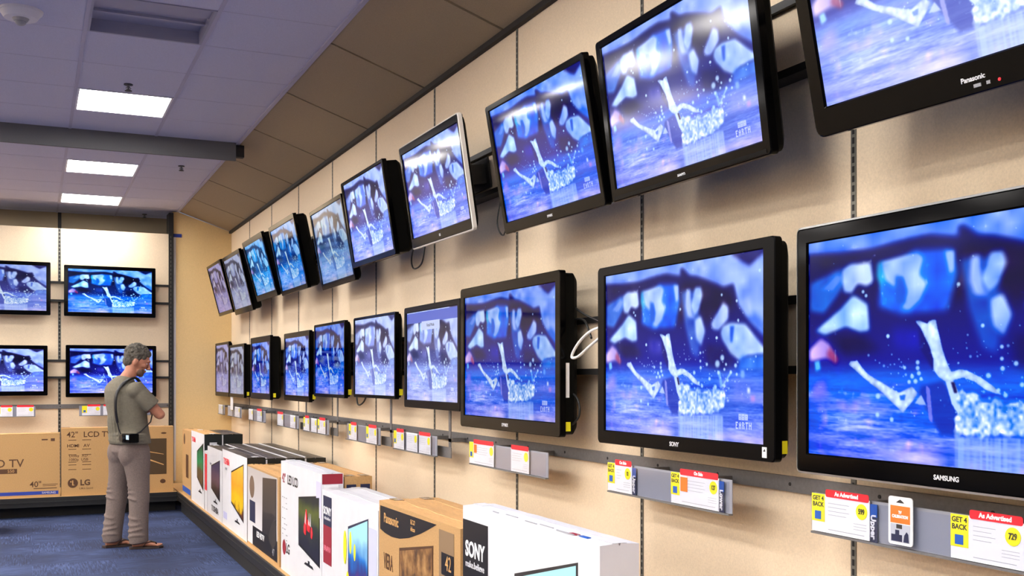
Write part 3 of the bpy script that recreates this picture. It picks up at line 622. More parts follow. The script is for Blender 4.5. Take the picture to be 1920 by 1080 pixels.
# menu bar on the fourth set of the lower row
tv4 = [o for o in bpy.data.objects if o.get('label', '').startswith('fourth nearest television of the lower')][0]
em = mat('menu_white', (0, 0, 0), .3, emit=(190, 205, 245), es=1); eb = mat('menu_blue', (0, 0, 0), .3, emit=(60, 90, 200), es=1)
plate(tv4, 'menu_bar', -.43, .43, .20, .26, .0070, eb, th=.0004); plate(tv4, 'menu_box', -.16, .14, .155, .205, .0064, em, th=.0004)
text(tv4, 'Retail Mode', -.01, .18, .0058, .026, M['navy'], 'menu_lettering', depth=.0002)
GB = 'televisions on the back wall'
YB = 13.31
for lb, x, z, ww, hh, k in (('upper left television on the back wall, cut off at the left', -.305, 1.01, 1.0, .609, dict(scr=sm(rough=.2, val=.95, sat=.85))),
        ('upper right television on the back wall, high-contrast teal picture', .842, .998, 1.01, .592, dict(scr=sm(rough=.2, hue=.475, sat=1.0, val=1.35, gamma=1.5))),
        ('lower left television on the back wall, cut off at the left', -.336, .069, 1.0, .574, dict(scr=sm(rough=.2, val=1.4, sat=.8, gamma=1.35))),
        ('lower right television on the back wall, behind the man\'s head', .855, .063, 1.0, .607, dict(scr=sm(rough=.2, val=1.45, sat=.95, gamma=1.35)))):
    television(lb, (x, YB, E+z), (0, 0, 0), ww, hh, bez=(.045, .042, .045, .05), th=.08, wall=Y_END-.03-YB, bzc=(.992 if z > .5 else .087), group=GB, **k)

# ------------------------------------------------------------------ price card holders and cards
def holder(y0, y1, label, facing='right', bracket=True, gy=2.1, xb=None):
    w_ = y0-y1
    if facing == 'right': t = empty('card_holder', (gy, y0, E-.4), (0, 0, RZ)); dw = W-.02-gy
    else: t = empty('card_holder', (y1, gy, E-.4), (0, 0, 0)); w_ = y0-y1; dw = Y_END-.02-gy
    tag(t, label, 'card holder', 'card holders under the televisions')
    q = MB(); q.box(0, w_, .006, .009, -.055, .058); q.build('back_plate', M['plate_grey'], t)
    q = MB(); q.box(0, w_, -.006, -.0045, -.05, .052); q.build('clear_front', M['clear'], t)
    q = MB(); q.box(0, w_, -.008, .01, -.060, -.054); q.build('bottom_lip', M['grey_metal'], t)
    for x in (w_*.25, w_*.75): q = MB(); q.box(x-.012, x+.012, .009, dw, .03, .05); q.build('support_arm', M['grey_metal'], t)
    if bracket:
        q = MB(); q.box(w_+.07, w_+.10, .05, .056, -.05, .26); q.box(w_-.1, w_+.12, .044, .05, -.06, .0); q.box(w_+.07, w_+.1, .05, dw, .03, .05); q.build('hanging_strap', M['grey_metal'], t)
    return t
def card(y, label, kind, facing='right', gy=2.1, wd=.22, price=None, side=None, header=None, yellow=True, lab2=None):
    """one card set stood in the holder; y = its far (viewer's left) edge; local x to the viewer's right"""
    if facing == 'right': t = empty('price_card', (gy-.001, y, E-.4), (0, 0, RZ))
    else: t = empty('price_card', (y, gy-.001, E-.4), (0, 0, 0))
    tag(t, label, 'price card', 'price cards in the holders')
    yl = .055 if yellow else 0; x1 = wd
    plate(t, 'card', 0, x1, -.052, .058, -.0015, M['white'], th=.002)
    if yellow:
        o = plate(t, 'yellow_panel', 0, yl, -.022, .058, -.0036, M['yellow'])
        plate(o, 'blue_icon', .014, .040, -.016, .008, -.0044, M['blue'])
        if kind == 'near': text(o, 'GET 4\nBACK', .0275, .036, -.0042, .018, M['char'], bold=.0005)
    if kind == 'pack':
        pass
    if header:
        o = plate(t, 'red_header', yl+.004, x1-.002, .052, .074, -.0038, M['red'], r=.006)
        if kind == 'near': text(o, header, (yl+x1)/2, .063, -.0048, .0165, M['white'], bold=.0006)
    rb = .022 if wd > .15 else .012
    q = MB(); q.cyl((x1-rb-.008, -.0046, .024), rb, .001, 'y', 20); b = q.build('price_spot', M['yellow'], t)
    if price and kind == 'near': text(b, price, x1-rb-.008, .024, -.0052, .021, M['char'], sx=.75, bold=.0004)
    q = MB()
    if wd > .12:
        for k in range(4): q.box(yl+.014, x1-.08-.012*(k % 2), -.0040, -.0034, .034-.011*k, .0349-.011*k)
        for k in range(3): q.box(x1-.062, x1-.012, -.0040, -.0034, -.012-.008*k, -.0112-.008*k)
        q.box(yl+.015, x1-.02, -.0040, -.0034, -.042, -.0408)
    else: q.box(yl+.012, x1-.05, -.0040, -.0034, -.02, -.0185); q.box(yl+.012, x1-.02, -.0040, -.0034, -.034, -.0325)
    q.build('printed_lines', M['grey'], t)
    if side:
        o = plate(t, 'side_tab', x1, x1+.026, -.056, .05, .0008, M['navy'])
        p = plate(o, 'blue_corner', x1, x1+.026, .015, .05, -.0002, M['blue'])
        text(o, side, x1+.011, -.012, -.0006, .026, M['white'], rot=90, bold=.0008)
    return t
H_ = [(2.485, 1.70, 'nearest', 'a hanging package card between two price cards'), (3.70, 2.89, 'second nearest', 'bare grey stretch left of its right-hand card'),
      (5.17, 4.26, 'third nearest', 'two cards, below the glossy deep black television'), (6.46, 5.69, 'fourth nearest', 'three pale cards in it'), (7.58, 6.77, 'fifth nearest', 'two small cards apart from each other'),
      (8.92, 8.11, 'sixth nearest', 'colourful cards close together'), (9.97, 9.14, 'seventh nearest', 'white cards, with a wide grey card'), (11.42, 10.57, 'third farthest', 'a lilac card and a red-topped card'),
      (12.75, 11.9, 'second farthest', 'tall white sign standing up from it'), (13.44, 13.0, 'farthest', 'one pale card, next to the corner')]
for i, (a, b, n, d) in enumerate(H_):
    holder(a, b, '%s card holder on the right wall, %s' % (n, d), bracket=i in (3, 4, 5, 6))
card(2.483, 'red-topped price card marked Upper, 599 on a yellow spot, in the nearest holder', 'near', wd=.235, price='599', side='Upper', header='As Advertised')
card(1.965, 'red-topped price card marked Lower, 729 on a yellow spot, at the right edge', 'near', wd=.215, price='729', side='Lower', header='As Advertised')
t = tag(empty('package_card', (2.1, 2.17, E-.4), (0, 0, RZ)), 'narrow white hanging card with orange panel and dark photo in the nearest holder', 'card')
plate(t, 'card', 0, .085, -.045, .082, -.0085, M['white'], r=.008, th=.003)
o = plate(t, 'orange_panel', .008, .077, .012, .058, -.0118, M['orange']); text(o, 'TV\nCALIBRATION', .0425, .035, -.0125, .011, M['white'], sx=.8, bold=.0005)
o = plate(t, 'photo', .008, .077, -.038, .010, -.0118, mat('photo_grey', (176, 182, 196), .4))
q = MB(); q.box(.012, .05, -.0132, -.0125, -.036, -.018); q.box(.026, .04, -.0132, -.0125, -.018, -.006); q.prism([(.055, -.036), (.074, -.036), (.072, -.014), (.066, -.008), (.058, -.018)], -.0132, -.0125); q.build('photo_shapes', M['navy'], o)
q = MB(); q.box(.03, .05, -.0132, -.0125, -.002, .009); q.build('photo_window', M['char'], o)
q = MB(); q.prism([(.028, .066), (.057, .066), (.05, .071), (.0425, .075), (.035, .071)], -.0125, -.0115); q.build('hang_hole', M['char'], t)
card(3.70, 'price card marked Upper in the second nearest holder, left of the bare stretch', 'near', wd=.185, price='12', side='Upper', header='On Sale')
card(3.24, 'price card marked Lower with orange square in the second nearest holder', 'near', wd=.29, price='127', side='Lower', header='On Sale')
o = [x for x in bpy.data.objects if x.get('label', '').startswith('price card marked Lower with orange')][0]; plate(o, 'orange_panel', .062, .105, -.005, .045, -.0045, M['orange'])
card(5.17, 'price card with yellow and orange left part, in the third nearest holder', 'far', wd=.32, header='x')
o = [x for x in bpy.data.objects if x.get('label', '').startswith('price card with yellow and orange')][0]; plate(o, 'orange_panel', .065, .10, .005, .048, -.0045, M['orange'])
card(4.64, 'tall white price card with dark red header in the third nearest holder', 'far', wd=.2, header='x', yellow=False)
for y, wd, hd, yl, lb in ((6.45, .2, 1, 1, 'small yellow and white price card at the far end of the fourth nearest holder'), (6.20, .2, 0, 0, 'pale pink and blue card in the middle of the fourth nearest holder'), (5.97, .2, 1, 0, 'red-topped white price card at the near end of the fourth nearest holder'),
        (7.50, .2, 1, 1, 'yellow and white price card at the far end of the fifth nearest holder'), (7.06, .24, 1, 1, 'yellow and white price card at the near end of the fifth nearest holder'),
        (8.91, .2, 1, 1, 'magenta-topped price card at the far end of the sixth nearest holder'), (8.64, .18, 0, 0, 'lilac price card in the middle of the sixth nearest holder'), (8.42, .24, 1, 1, 'yellow and white price card at the near end of the sixth nearest holder'),
        (9.96, .25, 1, 0, 'white price card with a small red tab in the seventh nearest holder'), (9.42, .2, 0, 0, 'plain white price card at the near end of the seventh nearest holder'),
        (11.4, .22, 0, 0, 'white price card at the far end of the third farthest holder'), (10.95, .25, 1, 0, 'red-topped white price card at the near end of the third farthest holder'),
        (12.72, .3, 0, 0, 'white price card at the far end of the second farthest holder'), (12.25, .3, 0, 0, 'white price card at the near end of the second farthest holder'), (13.40, .3, 0, 0, 'single pale price card in the farthest holder next to the corner')):
    card(y, lb, 'far', wd=wd, header='x' if hd else None, yellow=bool(yl))
q = MB(); q.box(-.085, .085, -.003, 0, -.05, .19); o = q.build('tall_sign', M['card_white']); o.location = (2.085, 12.38, E-.33); o.rotation_euler = (0, 0, RZ); tag(o, 'tall narrow white sign standing up from a far card holder near the corner', 'sign')
holder(.035, -.8, 'clear card holder below the lower left television on the back wall', 'back', False, 13.3)
holder(1.30, .50, 'clear card holder on the back wall beside the man, partly hidden by him', 'back', False, 13.3)
for x, lb in ((-.28, 'yellow and white price card in the left back wall holder, left one'), (-.06+.0, 'red-topped price card at the right end of the left back wall holder')):
    card(x-.1, lb, 'far', 'back', 13.3, wd=.18, header='x', yellow=x < -.2)
for x, lb in ((.53, 'yellow price card in the back wall holder left of the man'), (.76, 'white price card in the back wall holder nearest to the man')):
    card(x, lb, 'far', 'back', 13.3, wd=.2, header='x', yellow=x < .6)

# ------------------------------------------------------------------ cables
def cable(pts, r, m, label, name='cable'):
    # Catmull-Rom through the points
    P = [Vector(p) for p in pts]; out = []
    for i in range(len(P)-1):
        a, b, c, d = P[max(i-1, 0)], P[i], P[i+1], P[min(i+2, len(P)-1)]
        for k in range(8):
            s_ = k/8; out.append(.5*((2*b)+(c-a)*s_+(2*a-5*b+4*c-d)*s_**2+(3*b-a-3*c+d)*s_**3))
    out.append(P[-1]); q = MB(); q.tube(out, r, 8, m); o = q.build(name, m, smooth=True); tag(o, label, 'cable'); return o
cable([(2.19, 6.05, E+.98), (2.14, 5.98, E+.80), (2.13, 6.02, E+.68), (2.12, 6.14, E+.66), (2.13, 6.2, E+.74), (2.13, 6.08, E+.84), (2.19, 6.1, E+.98)], .005, M['cable'], 'black cable loop hanging below the gap beside the white-edged television')
cable([(2.19, 4.93, E+.98), (2.12, 4.86, E+.78), (2.12, 4.80, E+.70), (2.12, 4.74, E+.74), (2.19, 4.74, E+.98)], .004, M['cable'], 'thin black cable loop hanging under the near end of the white-edged television')
cable([(2.1, 4.85, E+1.22), (2.16, 4.76, E+1.25), (2.17, 4.66, E+1.24), (2.17, 4.60, E+1.205)], .004, M['cable'], 'short black cable arching over the board beside the white-edged television')
cable([(2.14, 4.10, E+.31), (2.15, 3.98, E+.26), (2.16, 3.85, E+.22), (2.14, 3.70, E+.16)], .005, M['cable'], 'black cable sagging between the second and third nearest televisions of the lower row')
cable([(2.14, 4.10, E+.25), (2.15, 4.02, E+.245), (2.14, 3.96, E+.22), (2.13, 3.90, E+.16)], .005, M['cable'], 'short black cable curving behind the white cable loop')
cable([(2.12, 3.70, E+.21), (2.10, 3.84, E+.19), (2.10, 3.96, E+.14), (2.10, 4.02, E+.085), (2.10, 3.96, E+.085), (2.10, 3.86, E+.125), (2.11, 3.72, E+.185)], .006, M['cable_white'], 'white cable loop between the second and third nearest televisions of the lower row')
cable([(2.12, 4.10, E-.05), (2.14, 4.04, E-.10), (2.14, 4.03, E-.17), (2.12, 4.08, E-.22)], .005, M['cable'], 'black cable bowing out beside the glossy deep black television')
cable([(2.14, 5.25, E+.28), (2.14, 6.2, E+.27), (2.15, 6.30, E+.25)], .005, M['cable'], 'black cable running behind the fourth nearest television of the lower row')
cable([(2.18, 7.3, E-.1), (2.16, 7.34, E-.18), (2.14, 7.42, E-.2), (2.14, 7.46, E-.1)], .006, M['cable'], 'black cable loop under the near corner of the sixth nearest lower television')

# ------------------------------------------------------------------ cartons
def carton(label, loc, rz, w_, d, h, body, top=None, side=None, group=None, tape=True, lid=True):
    """front face centre-bottom at loc; local x to the viewer's right, y into the wall"""
    t = tag(empty('television_carton', loc, (0, 0, rz)), label, 'box', group)
    q = MB(); top = top or body; side = side or body; nx = 14; rnd = random.Random(label)
    # body with a slightly wavy top edge
    x0, x1 = -w_/2, w_/2; wob = [rnd.uniform(-.003, .003) for _ in range(nx+1)]; wob[0] = wob[-1] = 0
    xs = [x0+(x1-x0)*i/nx for i in range(nx+1)]
    for i in range(nx):
        a, b = xs[i], xs[i+1]; ha, hb = h+wob[i]*.3, h+wob[i+1]*.3; ma, mb_ = h+.004+wob[i], h+.004+wob[i+1]
        q.add([(a, 0, 0), (b, 0, 0), (b, 0, hb), (a, 0, ha)], [(0, 1, 2, 3)], body)
        q.add([(a, d, 0), (b, d, 0), (b, d, hb), (a, d, ha)], [(3, 2, 1, 0)], body)
        q.add([(a, 0, ha), (b, 0, hb), (b, d*.47, mb_), (a, d*.47, ma)], [(0, 1, 2, 3)], top)
        q.add([(a, d*.47, ma), (b, d*.47, mb_), (b, d*.5, h-.004), (a, d*.5, h-.004)], [(0, 1, 2, 3)], M['char'] if body is M['card_white'] else M['brownprint'])
        q.add([(a, d*.5, h-.004), (b, d*.5, h-.004), (b, d*.53, mb_), (a, d*.53, ma)], [(0, 1, 2, 3)], top)
        q.add([(a, d*.53, ma), (b, d*.53, mb_), (b, d, hb), (a, d, ha)], [(0, 1, 2, 3)], top)
        q.add([(a, 0, 0), (b, 0, 0), (b, d, 0), (a, d, 0)], [(3, 2, 1, 0)], body)
    for x, fl in ((x0, 1), (x1, 0)):
        q.add([(x, 0, 0), (x, d, 0), (x, d, h), (x, d*.53, h+.004), (x, d*.5, h-.004), (x, d*.47, h+.004), (x, 0, h)], [tuple(range(7))[::(-1 if fl else 1)]], side)
    q.build('carton_body', body, t)
    if tape:
        for sx in (-1, 1):
            q = MB(); x = sx*(w_/2); q.box(min(x, x-sx*.09), max(x, x-sx*.09), d*.5-.025, d*.5+.025, h+.0045, h+.0055)
            q.build('packing_tape', M['tape'] if body is not M['card_white'] else M['offwhite'], t)
    return t
def tvpic(t, x0, x1, z0, z1, m, stand=True, frame=None, y=0, skew=0):
    f = poly(t, 'printed_television', [(x0, z0+skew), (x1, z0-skew*0), (x1, z1), (x0, z1-skew)], y-.0006, frame or M['black'])
    b = .012; poly(f, 'printed_screen', [(x0+b, z0+b*1.6+skew), (x1-b, z0+b*1.6), (x1-b, z1-b), (x0+b, z1-b-skew)], y-.0016, m)
    if stand:
        xm = (x0+x1)/2; poly(f, 'printed_stand', [(xm-.12, z0-.035), (xm+.12, z0-.035), (xm+.09, z0-.02), (xm+.02, z0-.018), (xm+.02, z0), (xm-.02, z0), (xm-.02, z0-.018), (xm-.09, z0-.02)], y-.0006, M['black'])
    return f
BX = 1.53
def rc(label, yf, yn, h, d, body, x=BX, **k):
    return carton(label, (x, (yf+yn)/2, PZ), RZ, yf-yn, d, h-PZ, body, **k)
GBX = 'boxed televisions along the right wall'
pic_sea = ramp_mat('sea_picture', [(.15, (160, 30, 90)), (.4, (40, 50, 130)), (.55, (20, 120, 210)), (.8, (170, 230, 245))], 3, 'grad')
pic_night = ramp_mat('night_picture', [(.2, (20, 20, 40)), (.45, (40, 50, 40)), (.7, (90, 100, 30)), (.95, (20, 30, 30))], 3, 'grad')
pic_yellow = ramp_mat('yellow_picture', [(.1, (90, 40, 10)), (.25, (250, 200, 0)), (.6, (250, 160, 20)), (.95, (240, 190, 60))], 4, 'grad')
pic_violet = ramp_mat('violet_picture', [(.2, (20, 16, 30)), (.5, (90, 60, 90)), (.8, (40, 40, 90))], 5, 'grad')
pic_green = ramp_mat('green_picture', [(.1, (50, 40, 30)), (.35, (90, 70, 40)), (.6, (20, 150, 90)), (.95, (10, 40, 40))], 4, 'grad')
pic_dark = ramp_mat('dark_picture', [(.0, (30, 26, 26)), (.5, (50, 44, 40)), (.51, (70, 62, 56))], 1, 'grad')
pic_wood = ramp_mat('brown_picture', [(.30, (60, 40, 22)), (.5, (140, 100, 54)), (.7, (190, 146, 88))], 7)
# nearest white one
t = rc('nearest boxed television, white carton with a black strip on its left end', 3.843, 2.75, 1.018, .135, M['card_white'], group=GBX)
w_ = 1.093; h_ = 1.018-PZ
o = plate(t, 'black_strip', -w_/2+.004, -w_/2+.25, .02, h_-.05, -.0008, M['black']); text(o, 'SONY', -w_/2+.125, h_-.162, -.002, .082, M['white'], bold=.0024, sx=.86); text(o, 'make.believe', -w_/2+.125, h_-.218, -.002, .036, M['offwhite'], bold=.0004)
tvpic(t, -.06, .41, .10, .723, pic_sea, frame=M['char'], skew=.113)
q = MB()
for k, (x, l) in enumerate(((-.3, .05), (-.2, .1), (-.02, .09), (.08, .1), (.22, .12), (.33, .05))): q.box(x, x+l, .02+.008*(k % 2), .024+.008*(k % 2), h_+.003, h_+.0055)
q.build('top_printing', M['grey'], t)
q = MB(); q.box(.30, .35, .025, .04, h_+.003, h_+.0056); q.build('red_mark', M['dred'], t); q = MB(); q.box(.37, .42, .025, .04, h_+.003, h_+.0056); q.build('blue_mark', M['blue'], t)
# brown with black swoosh
for k in range(2):
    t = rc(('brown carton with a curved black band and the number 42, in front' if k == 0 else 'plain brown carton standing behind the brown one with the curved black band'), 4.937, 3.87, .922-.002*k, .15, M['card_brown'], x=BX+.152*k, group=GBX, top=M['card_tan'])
    if k: continue
    w_ = 1.067; h_ = .922-PZ; A = -w_/2
    pts = [(A+.02, h_-.05), (A+.02, h_-.27)]+[(A+.02+.68*s_, h_-.27-.07*math.sin(s_*PI*.62)+.16*s_**3.0) for s_ in [i/10 for i in range(1, 10)]]+[(A+.72, h_-.10)]
    o = poly(t, 'black_band', [(A+.02, h_-.022), (A+.02, h_-.135), (A+.10, h_-.146), (A+.20, h_-.150), (A+.32, h_-.142), (A+.45, h_-.120), (A+.6, h_-.082), (A+.72, h_-.044), (A+.80, h_-.017)], -.0006, M['black'])
    text(o, 'Panasonic', A+.19, h_-.075, -.002, .062, M['card_tan'], bold=.001, sx=.9); text(o, 'ECO\nideas', A+.50, h_-.062, -.002, .03, M['card_tan'])
    text(t, 'VIERA', A+.145, h_-.28, -.001, .105, M['brownprint'], bold=.001, sx=.5)
    plate(t, 'side_print', A+.83, A+1.0, .02, h_-.03, -.0006, mat('taupe_print', (136, 110, 80), .7)); o = plate(t, 'number_label', A+.86, A+1.0, h_-.21, h_-.12, -.0016, M['black']); text(o, '42', A+.94, h_-.162, -.003, .085, M['card_tan'], sx=.8)
    tvpic(t, A+.31, A+.76, .06, h_-.11, pic_wood, frame=M['brownprint'], stand=False, skew=.075)
# white with a sea picture
for k in range(2):
    t = rc(('white carton with a black and red strip and a colourful sea picture' if k == 0 else 'plain white carton behind the one with the sea picture'), 6.047, 4.955, .868-.002*k, .13, M['card_white'], x=BX+.132*k, group=GBX)
    if k: continue
    w_ = 1.092; h_ = .868-PZ; A = -w_/2
    o = plate(t, 'black_strip', A+.035, A+.218, h_-.197, h_-.03, -.0008, M['navy']); text(o, 'SONY', A+.127, h_-.115, -.002, .062, M['white'], bold=.0012); text(o, 'make.believe', A+.127, h_-.155, -.002, .028, M['offwhite'])
    o = plate(t, 'red_strip', A+.035, A+.218, h_-.415, h_-.197, -.0008, M['dred']); text(o, 'BRAVIA', A+.127, h_-.33, -.002, .045, mat('pink_print', (220, 120, 140)))
    f = tvpic(t, A+.558, A+.93, .05, h_-.059, pic_sea, stand=False, frame=M['navy'], skew=.085)
    q = MB()
    for x, z, a, b in ((A+.50, .38, .03, .09), (A+.55, .16, .035, .11), (A+.60, .42, .02, .06), (A+.68, .40, .018, .045)): q.cyl((x, -.0035, z), 1, .001, 'y', 20); n = 40; 
    q = MB()
    for x, z, a, b in ((A+.50, .38, .03, .09), (A+.555, .15, .035, .11), (A+.61, .42, .02, .06), (A+.69, .38, .018, .045)):
        q.prism([(x+a*math.cos(2*PI*i/20), z+b*math.sin(2*PI*i/20)) for i in range(20)], -.0032, -.0022)
    q.build('yellow_fish', M['yellow'], f)
    plate(t, 'pale_side_print', A+.94, A+1.07, .05, h_-.10, -.0006, mat('pale_blue_print', (196, 200, 232)))
# LG white
t = rc('tall white carton with a red round logo and a picture of red figures', 7.156, 6.06, .953, .13, M['card_white'], group=GBX)
w_ = 1.096; h_ = .953-PZ; A = -w_/2
text(t, '42"', A+.09, h_-.112, -.001, .085, M['dred'], 'red_lettering', bold=.001, sx=.9); text(t, 'LED LCD', A+.35, h_-.112, -.001, .085, M['char'], bold=.0015, sx=.9)
q = MB(); rn = random.Random(4)
for r_ in range(9):
    for k in range(3):
        if rn.random() < .8: x = A+.04+.055*k; z = h_-.24-.035*r_; q.box(x, x+rn.uniform(.02, .045), -.001, 0, z, z+.006)
q.build('feature_list', M['grey'], t)
q = MB(); q.prism([(A+.10+.05*math.cos(2*PI*i/28), .16+.05*math.sin(2*PI*i/28)) for i in range(28)], -.0012, 0); lg = q.build('round_logo', M['dred'], t); text(t, 'LG', A+.21, .16, -.001, .09, M['char'], bold=.002)
f = tvpic(t, A+.517, A+1.06, .175, h_-.13, pic_night, frame=M['black'], stand=True, skew=.06)
q = MB(); rn = random.Random(8)
for k in range(9):
    x = A+.78+rn.uniform(-.09, .09); z = .39+rn.uniform(-.06, .06); q.prism([(x-.022, z-.028), (x+.010, z-.036), (x+.026, z-.008), (x+.014, z+.028), (x-.006, z+.036), (x-.024, z+.01)], -.0034-.0001*k, -.0024)
q.build('red_figures', M['red'], f); q = MB()
for dx in (.05, -.04, .09): q.prism([(A+.74+dx, .40), (A+.765+dx, .39), (A+.76+dx, .47)], -.0046, -.0036)
q.build('white_figures', M['offwhite'], f)
q = MB(); q.box(w_/2, w_/2+.001, .004, .126, h_-.06, h_-.001); q.build('red_end_band', M['dred'], t)
q = MB(); q.box(w_/2, w_/2+.002, .012, .10, h_-.24, h_-.065); o = q.build('shipping_label', M['white'], t)
q = MB()
for k in range(7): q.box(w_/2+.002, w_/2+.0026, .03+k*.008, .034+k*.008, h_-.11, h_-.085)
q.box(w_/2+.002, w_/2+.0026, .02, .045, h_-.17, h_-.13); q.build('barcode', M['char'], o)
plate(t, 'price_sticker', w_/2-.12, w_/2-.004, h_-.26, h_-.05, -.0008, mat('lilac_print', (206, 204, 232)))
for k in range(2):
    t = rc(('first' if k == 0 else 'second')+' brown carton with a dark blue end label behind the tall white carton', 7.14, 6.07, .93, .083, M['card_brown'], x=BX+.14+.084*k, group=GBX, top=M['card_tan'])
    q = MB(); q.box(.535, .5365, .012, .07, .50, .66); q.build('blue_label', M['navy'], t)
# white and brown with dark television
t = rc('brown-edged carton with a pale front, brown circle and dark slanted television picture', 8.375, 7.21, .835, .11, M['card_brown'], group=GBX, top=M['card_tan'])
w_ = 1.165; h_ = .835-PZ; A = -w_/2
pf = ramp_mat('pale_front', [(.0, (236, 234, 236)), (.5, (214, 210, 212)), (.95, (190, 184, 182))], 1, 'grad')
o = plate(t, 'pale_front', A+.012, A+w_-.06, .02, h_-.012, -.0006, pf)
q = MB(); q.prism([(A+.19+.095*math.cos(2*PI*i/28), h_-.155+.085*math.sin(2*PI*i/28)) for i in range(28)], -.0022, -.0014); q.build('round_badge', mat('bronze_print', (112, 88, 68)), o)
poly(o, 'dark_television', [(A+.58, h_-.60*.92), (A+.60, h_-.05), (A+1.08, h_-.02), (A+1.08, h_-.34)], -.0014, pic_dark); poly(o, 'dark_swoop', [(A+.80, h_-.46), (A+.92, h_-.34), (A+1.08, h_-.30), (A+1.08, h_-.47), (A+.95, h_-.52)], -.0022, M['char'])
plate(o, 'small_picture', A+.10, A+.32, .19, .35, -.0014, M['navy'])
b = poly(o, 'black_panel', [(A+.22, .02), (A+w_-.06, .02), (A+w_-.06, .165), (A+.22, .165)], -.0018, M['black'])
text(b, 'LED HDTV', A+.52, .12, -.003, .06, M['white'], bold=.001); text(b, '47', A+.98, .07, -.003, .07, M['grey'])
for k in range(4):
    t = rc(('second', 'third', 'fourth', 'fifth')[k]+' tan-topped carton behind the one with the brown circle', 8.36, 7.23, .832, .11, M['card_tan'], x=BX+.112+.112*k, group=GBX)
# Toshiba pair
tw = (('white carton with red lettering and a large bright yellow picture', 9.573, 8.395, .883, pic_yellow), ('white carton with a violet television picture, next beyond the yellow one', 10.44, 9.582, .86, pic_violet))
for lb, yf, yn, h, pc in tw:
    t = rc(lb, yf, yn, h, .14, M['card_white'], group=GBX, side=M['card_black'], top=M['card_dark'])
    w_ = yf-yn; h_ = h-PZ; A = -w_/2
    if pc is pic_yellow:
        text(t, 'TOSHIBA', A+.22, h_-.10, -.001, .075, M['red'], 'red_lettering', bold=.0012); tvpic(t, A+.46, A+1.03, .13, h_-.06, pc, skew=.10)
        plate(t, 'pale_mark', A+.06, A+.25, .06, .12, -.0006, mat('pale_violet_print', (190, 190, 225)))
    else:
        tvpic(t, A+.23, A+.73, .17, h_-.09, pc, skew=.08); text(t, 'TOSHIBA', A+.45, .07, -.001, .075, M['char'], bold=.001, sx=1.3)
    text(t, 'LED TV', A+.2, h_-.16, -.001, .03, M['grey'])
for k in range(3):
    t = rc('black-ended carton with dark taped top, %s behind the white carton with the yellow picture' % ('directly', 'second', 'third')[k], 10.4, 8.395, .872-.003*k, (.155, .148, .17)[k], M['card_black'], x=BX+(.145, .303, .455)[k], group=GBX, top=M['card_dark'], tape=False)
    q = MB(); q.box(1.0, 1.0035, .0, .012, 0, .64); q.box(-.9, 1.0, .0, .01, .648, .655); q.build('white_edge', M['offwhite'], t)
# far group
t = rc('farthest white carton with green television picture and black end', 11.57, 10.65, .955, .165, M['card_white'], group=GBX, side=M['card_black'], top=M['card_tan'])
w_ = .92; h_ = .955-PZ; A = -w_/2; tvpic(t, A+.42, A+.86, .17, h_-.09, pic_green, skew=.10); text(t, 'TOSHIBA', A+.18, h_-.09, -.001, .07, M['red'], 'red_lettering', bold=.001)
q = MB(); q.box(w_/2, w_/2+.002, .05, .12, h_-.16, h_-.08); q.build('end_picture', M['offwhite'], t)
t = rc('black-ended carton behind the farthest white carton', 11.57, 10.65, .95, .2, M['card_black'], x=BX+.168, group=GBX, top=M['card_dark'])
q = MB(); q.box(.46, .4635, 0, .012, 0, .72); q.build('white_edge', M['offwhite'], t)
t = rc('brown carton with a dark round mark and blue foot, last one before the corner', 12.30, 11.6, .935, .17, M['card_brown'], group=GBX, top=M['card_tan'])
w_ = .70; h_ = .71; A = -w_/2
q = MB(); q.prism([(A+.17+.06*math.cos(2*PI*i/20), h_-.1+.06*math.sin(2*PI*i/20)) for i in range(20)], -.001, 0); q.build('round_mark', M['brownprint'], t)
plate(t, 'blue_foot', A+.02, A+.66, .03, .09, -.0006, M['blue']); plate(t, 'dark_print', A+.3, A+.5, .2, .45, -.0006, M['brownprint'])
t = rc('white box with a red side picture behind the white carton with violet picture', 10.63, 10.46, .80, .13, M['card_white'], group=GBX, tape=False)
plate(t, 'red_picture', -.06, .07, .2, .55, -.0006, M['red'])
# back wall cartons
def bc(label, x0, x1, h, body=M['card_brown']): return carton(label, ((x0+x1)/2, 12.48, PZ), 0, x1-x0, .18, h-PZ, body, group='boxed televisions below the back wall', top=M['card_tan'])
t = bc('brown carton behind the man, lettered 42 inch with a round face logo', .29, 1.453, .96); A = -1.163/2; h_ = .735
text(t, '42"', A+.11, h_-.075, -.001, .085, M['brownprint'], bold=.0005); text(t, 'LCD TV  /', A+.22, h_-.075, -.001, .085, M['brownprint'], align='LEFT', bold=.001)
q = MB(); q.prism([(A+.115+.052*math.cos(2*PI*i/28), .135+.052*math.sin(2*PI*i/28)) for i in range(28)], -.001, 0); o = q.build('round_logo', M['brownprint'], t)
q = MB(); q.prism([(A+.115+.004, .165), (A+.108, .165), (A+.108, .11), (A+.13, .11), (A+.13, .117), (A+.115+.004, .117)], -.0018, -.001); q.cyl((A+.095, -.0018, .15), .007, .001, 'y', 12); q.build('logo_face', M['card_tan'], o)
text(t, 'LG', A+.24, .135, -.001, .085, M['brownprint'], bold=.003); text(t, "Life's Good", A+.25, .075, -.001, .03, M['brownprint'])
text(t, 'HDMI   AV', A+.17, .54, -.001, .05, M['brownprint'], 'feature_icons', bold=.0005); text(t, 'Dolby  XD\n1080p  USB', A+.17, .41, -.001, .042, M['brownprint'], 'feature_icons')
q = MB()
for z in (.60, .50, .44, .36, .33, .28): q.box(A+.07, A+.15, -.001, 0, z, z+.006); q.box(A+.21, A+.30, -.001, 0, z, z+.006)
q.build('feature_lines', M['brownprint'], t)['kind'] = 'stuff'
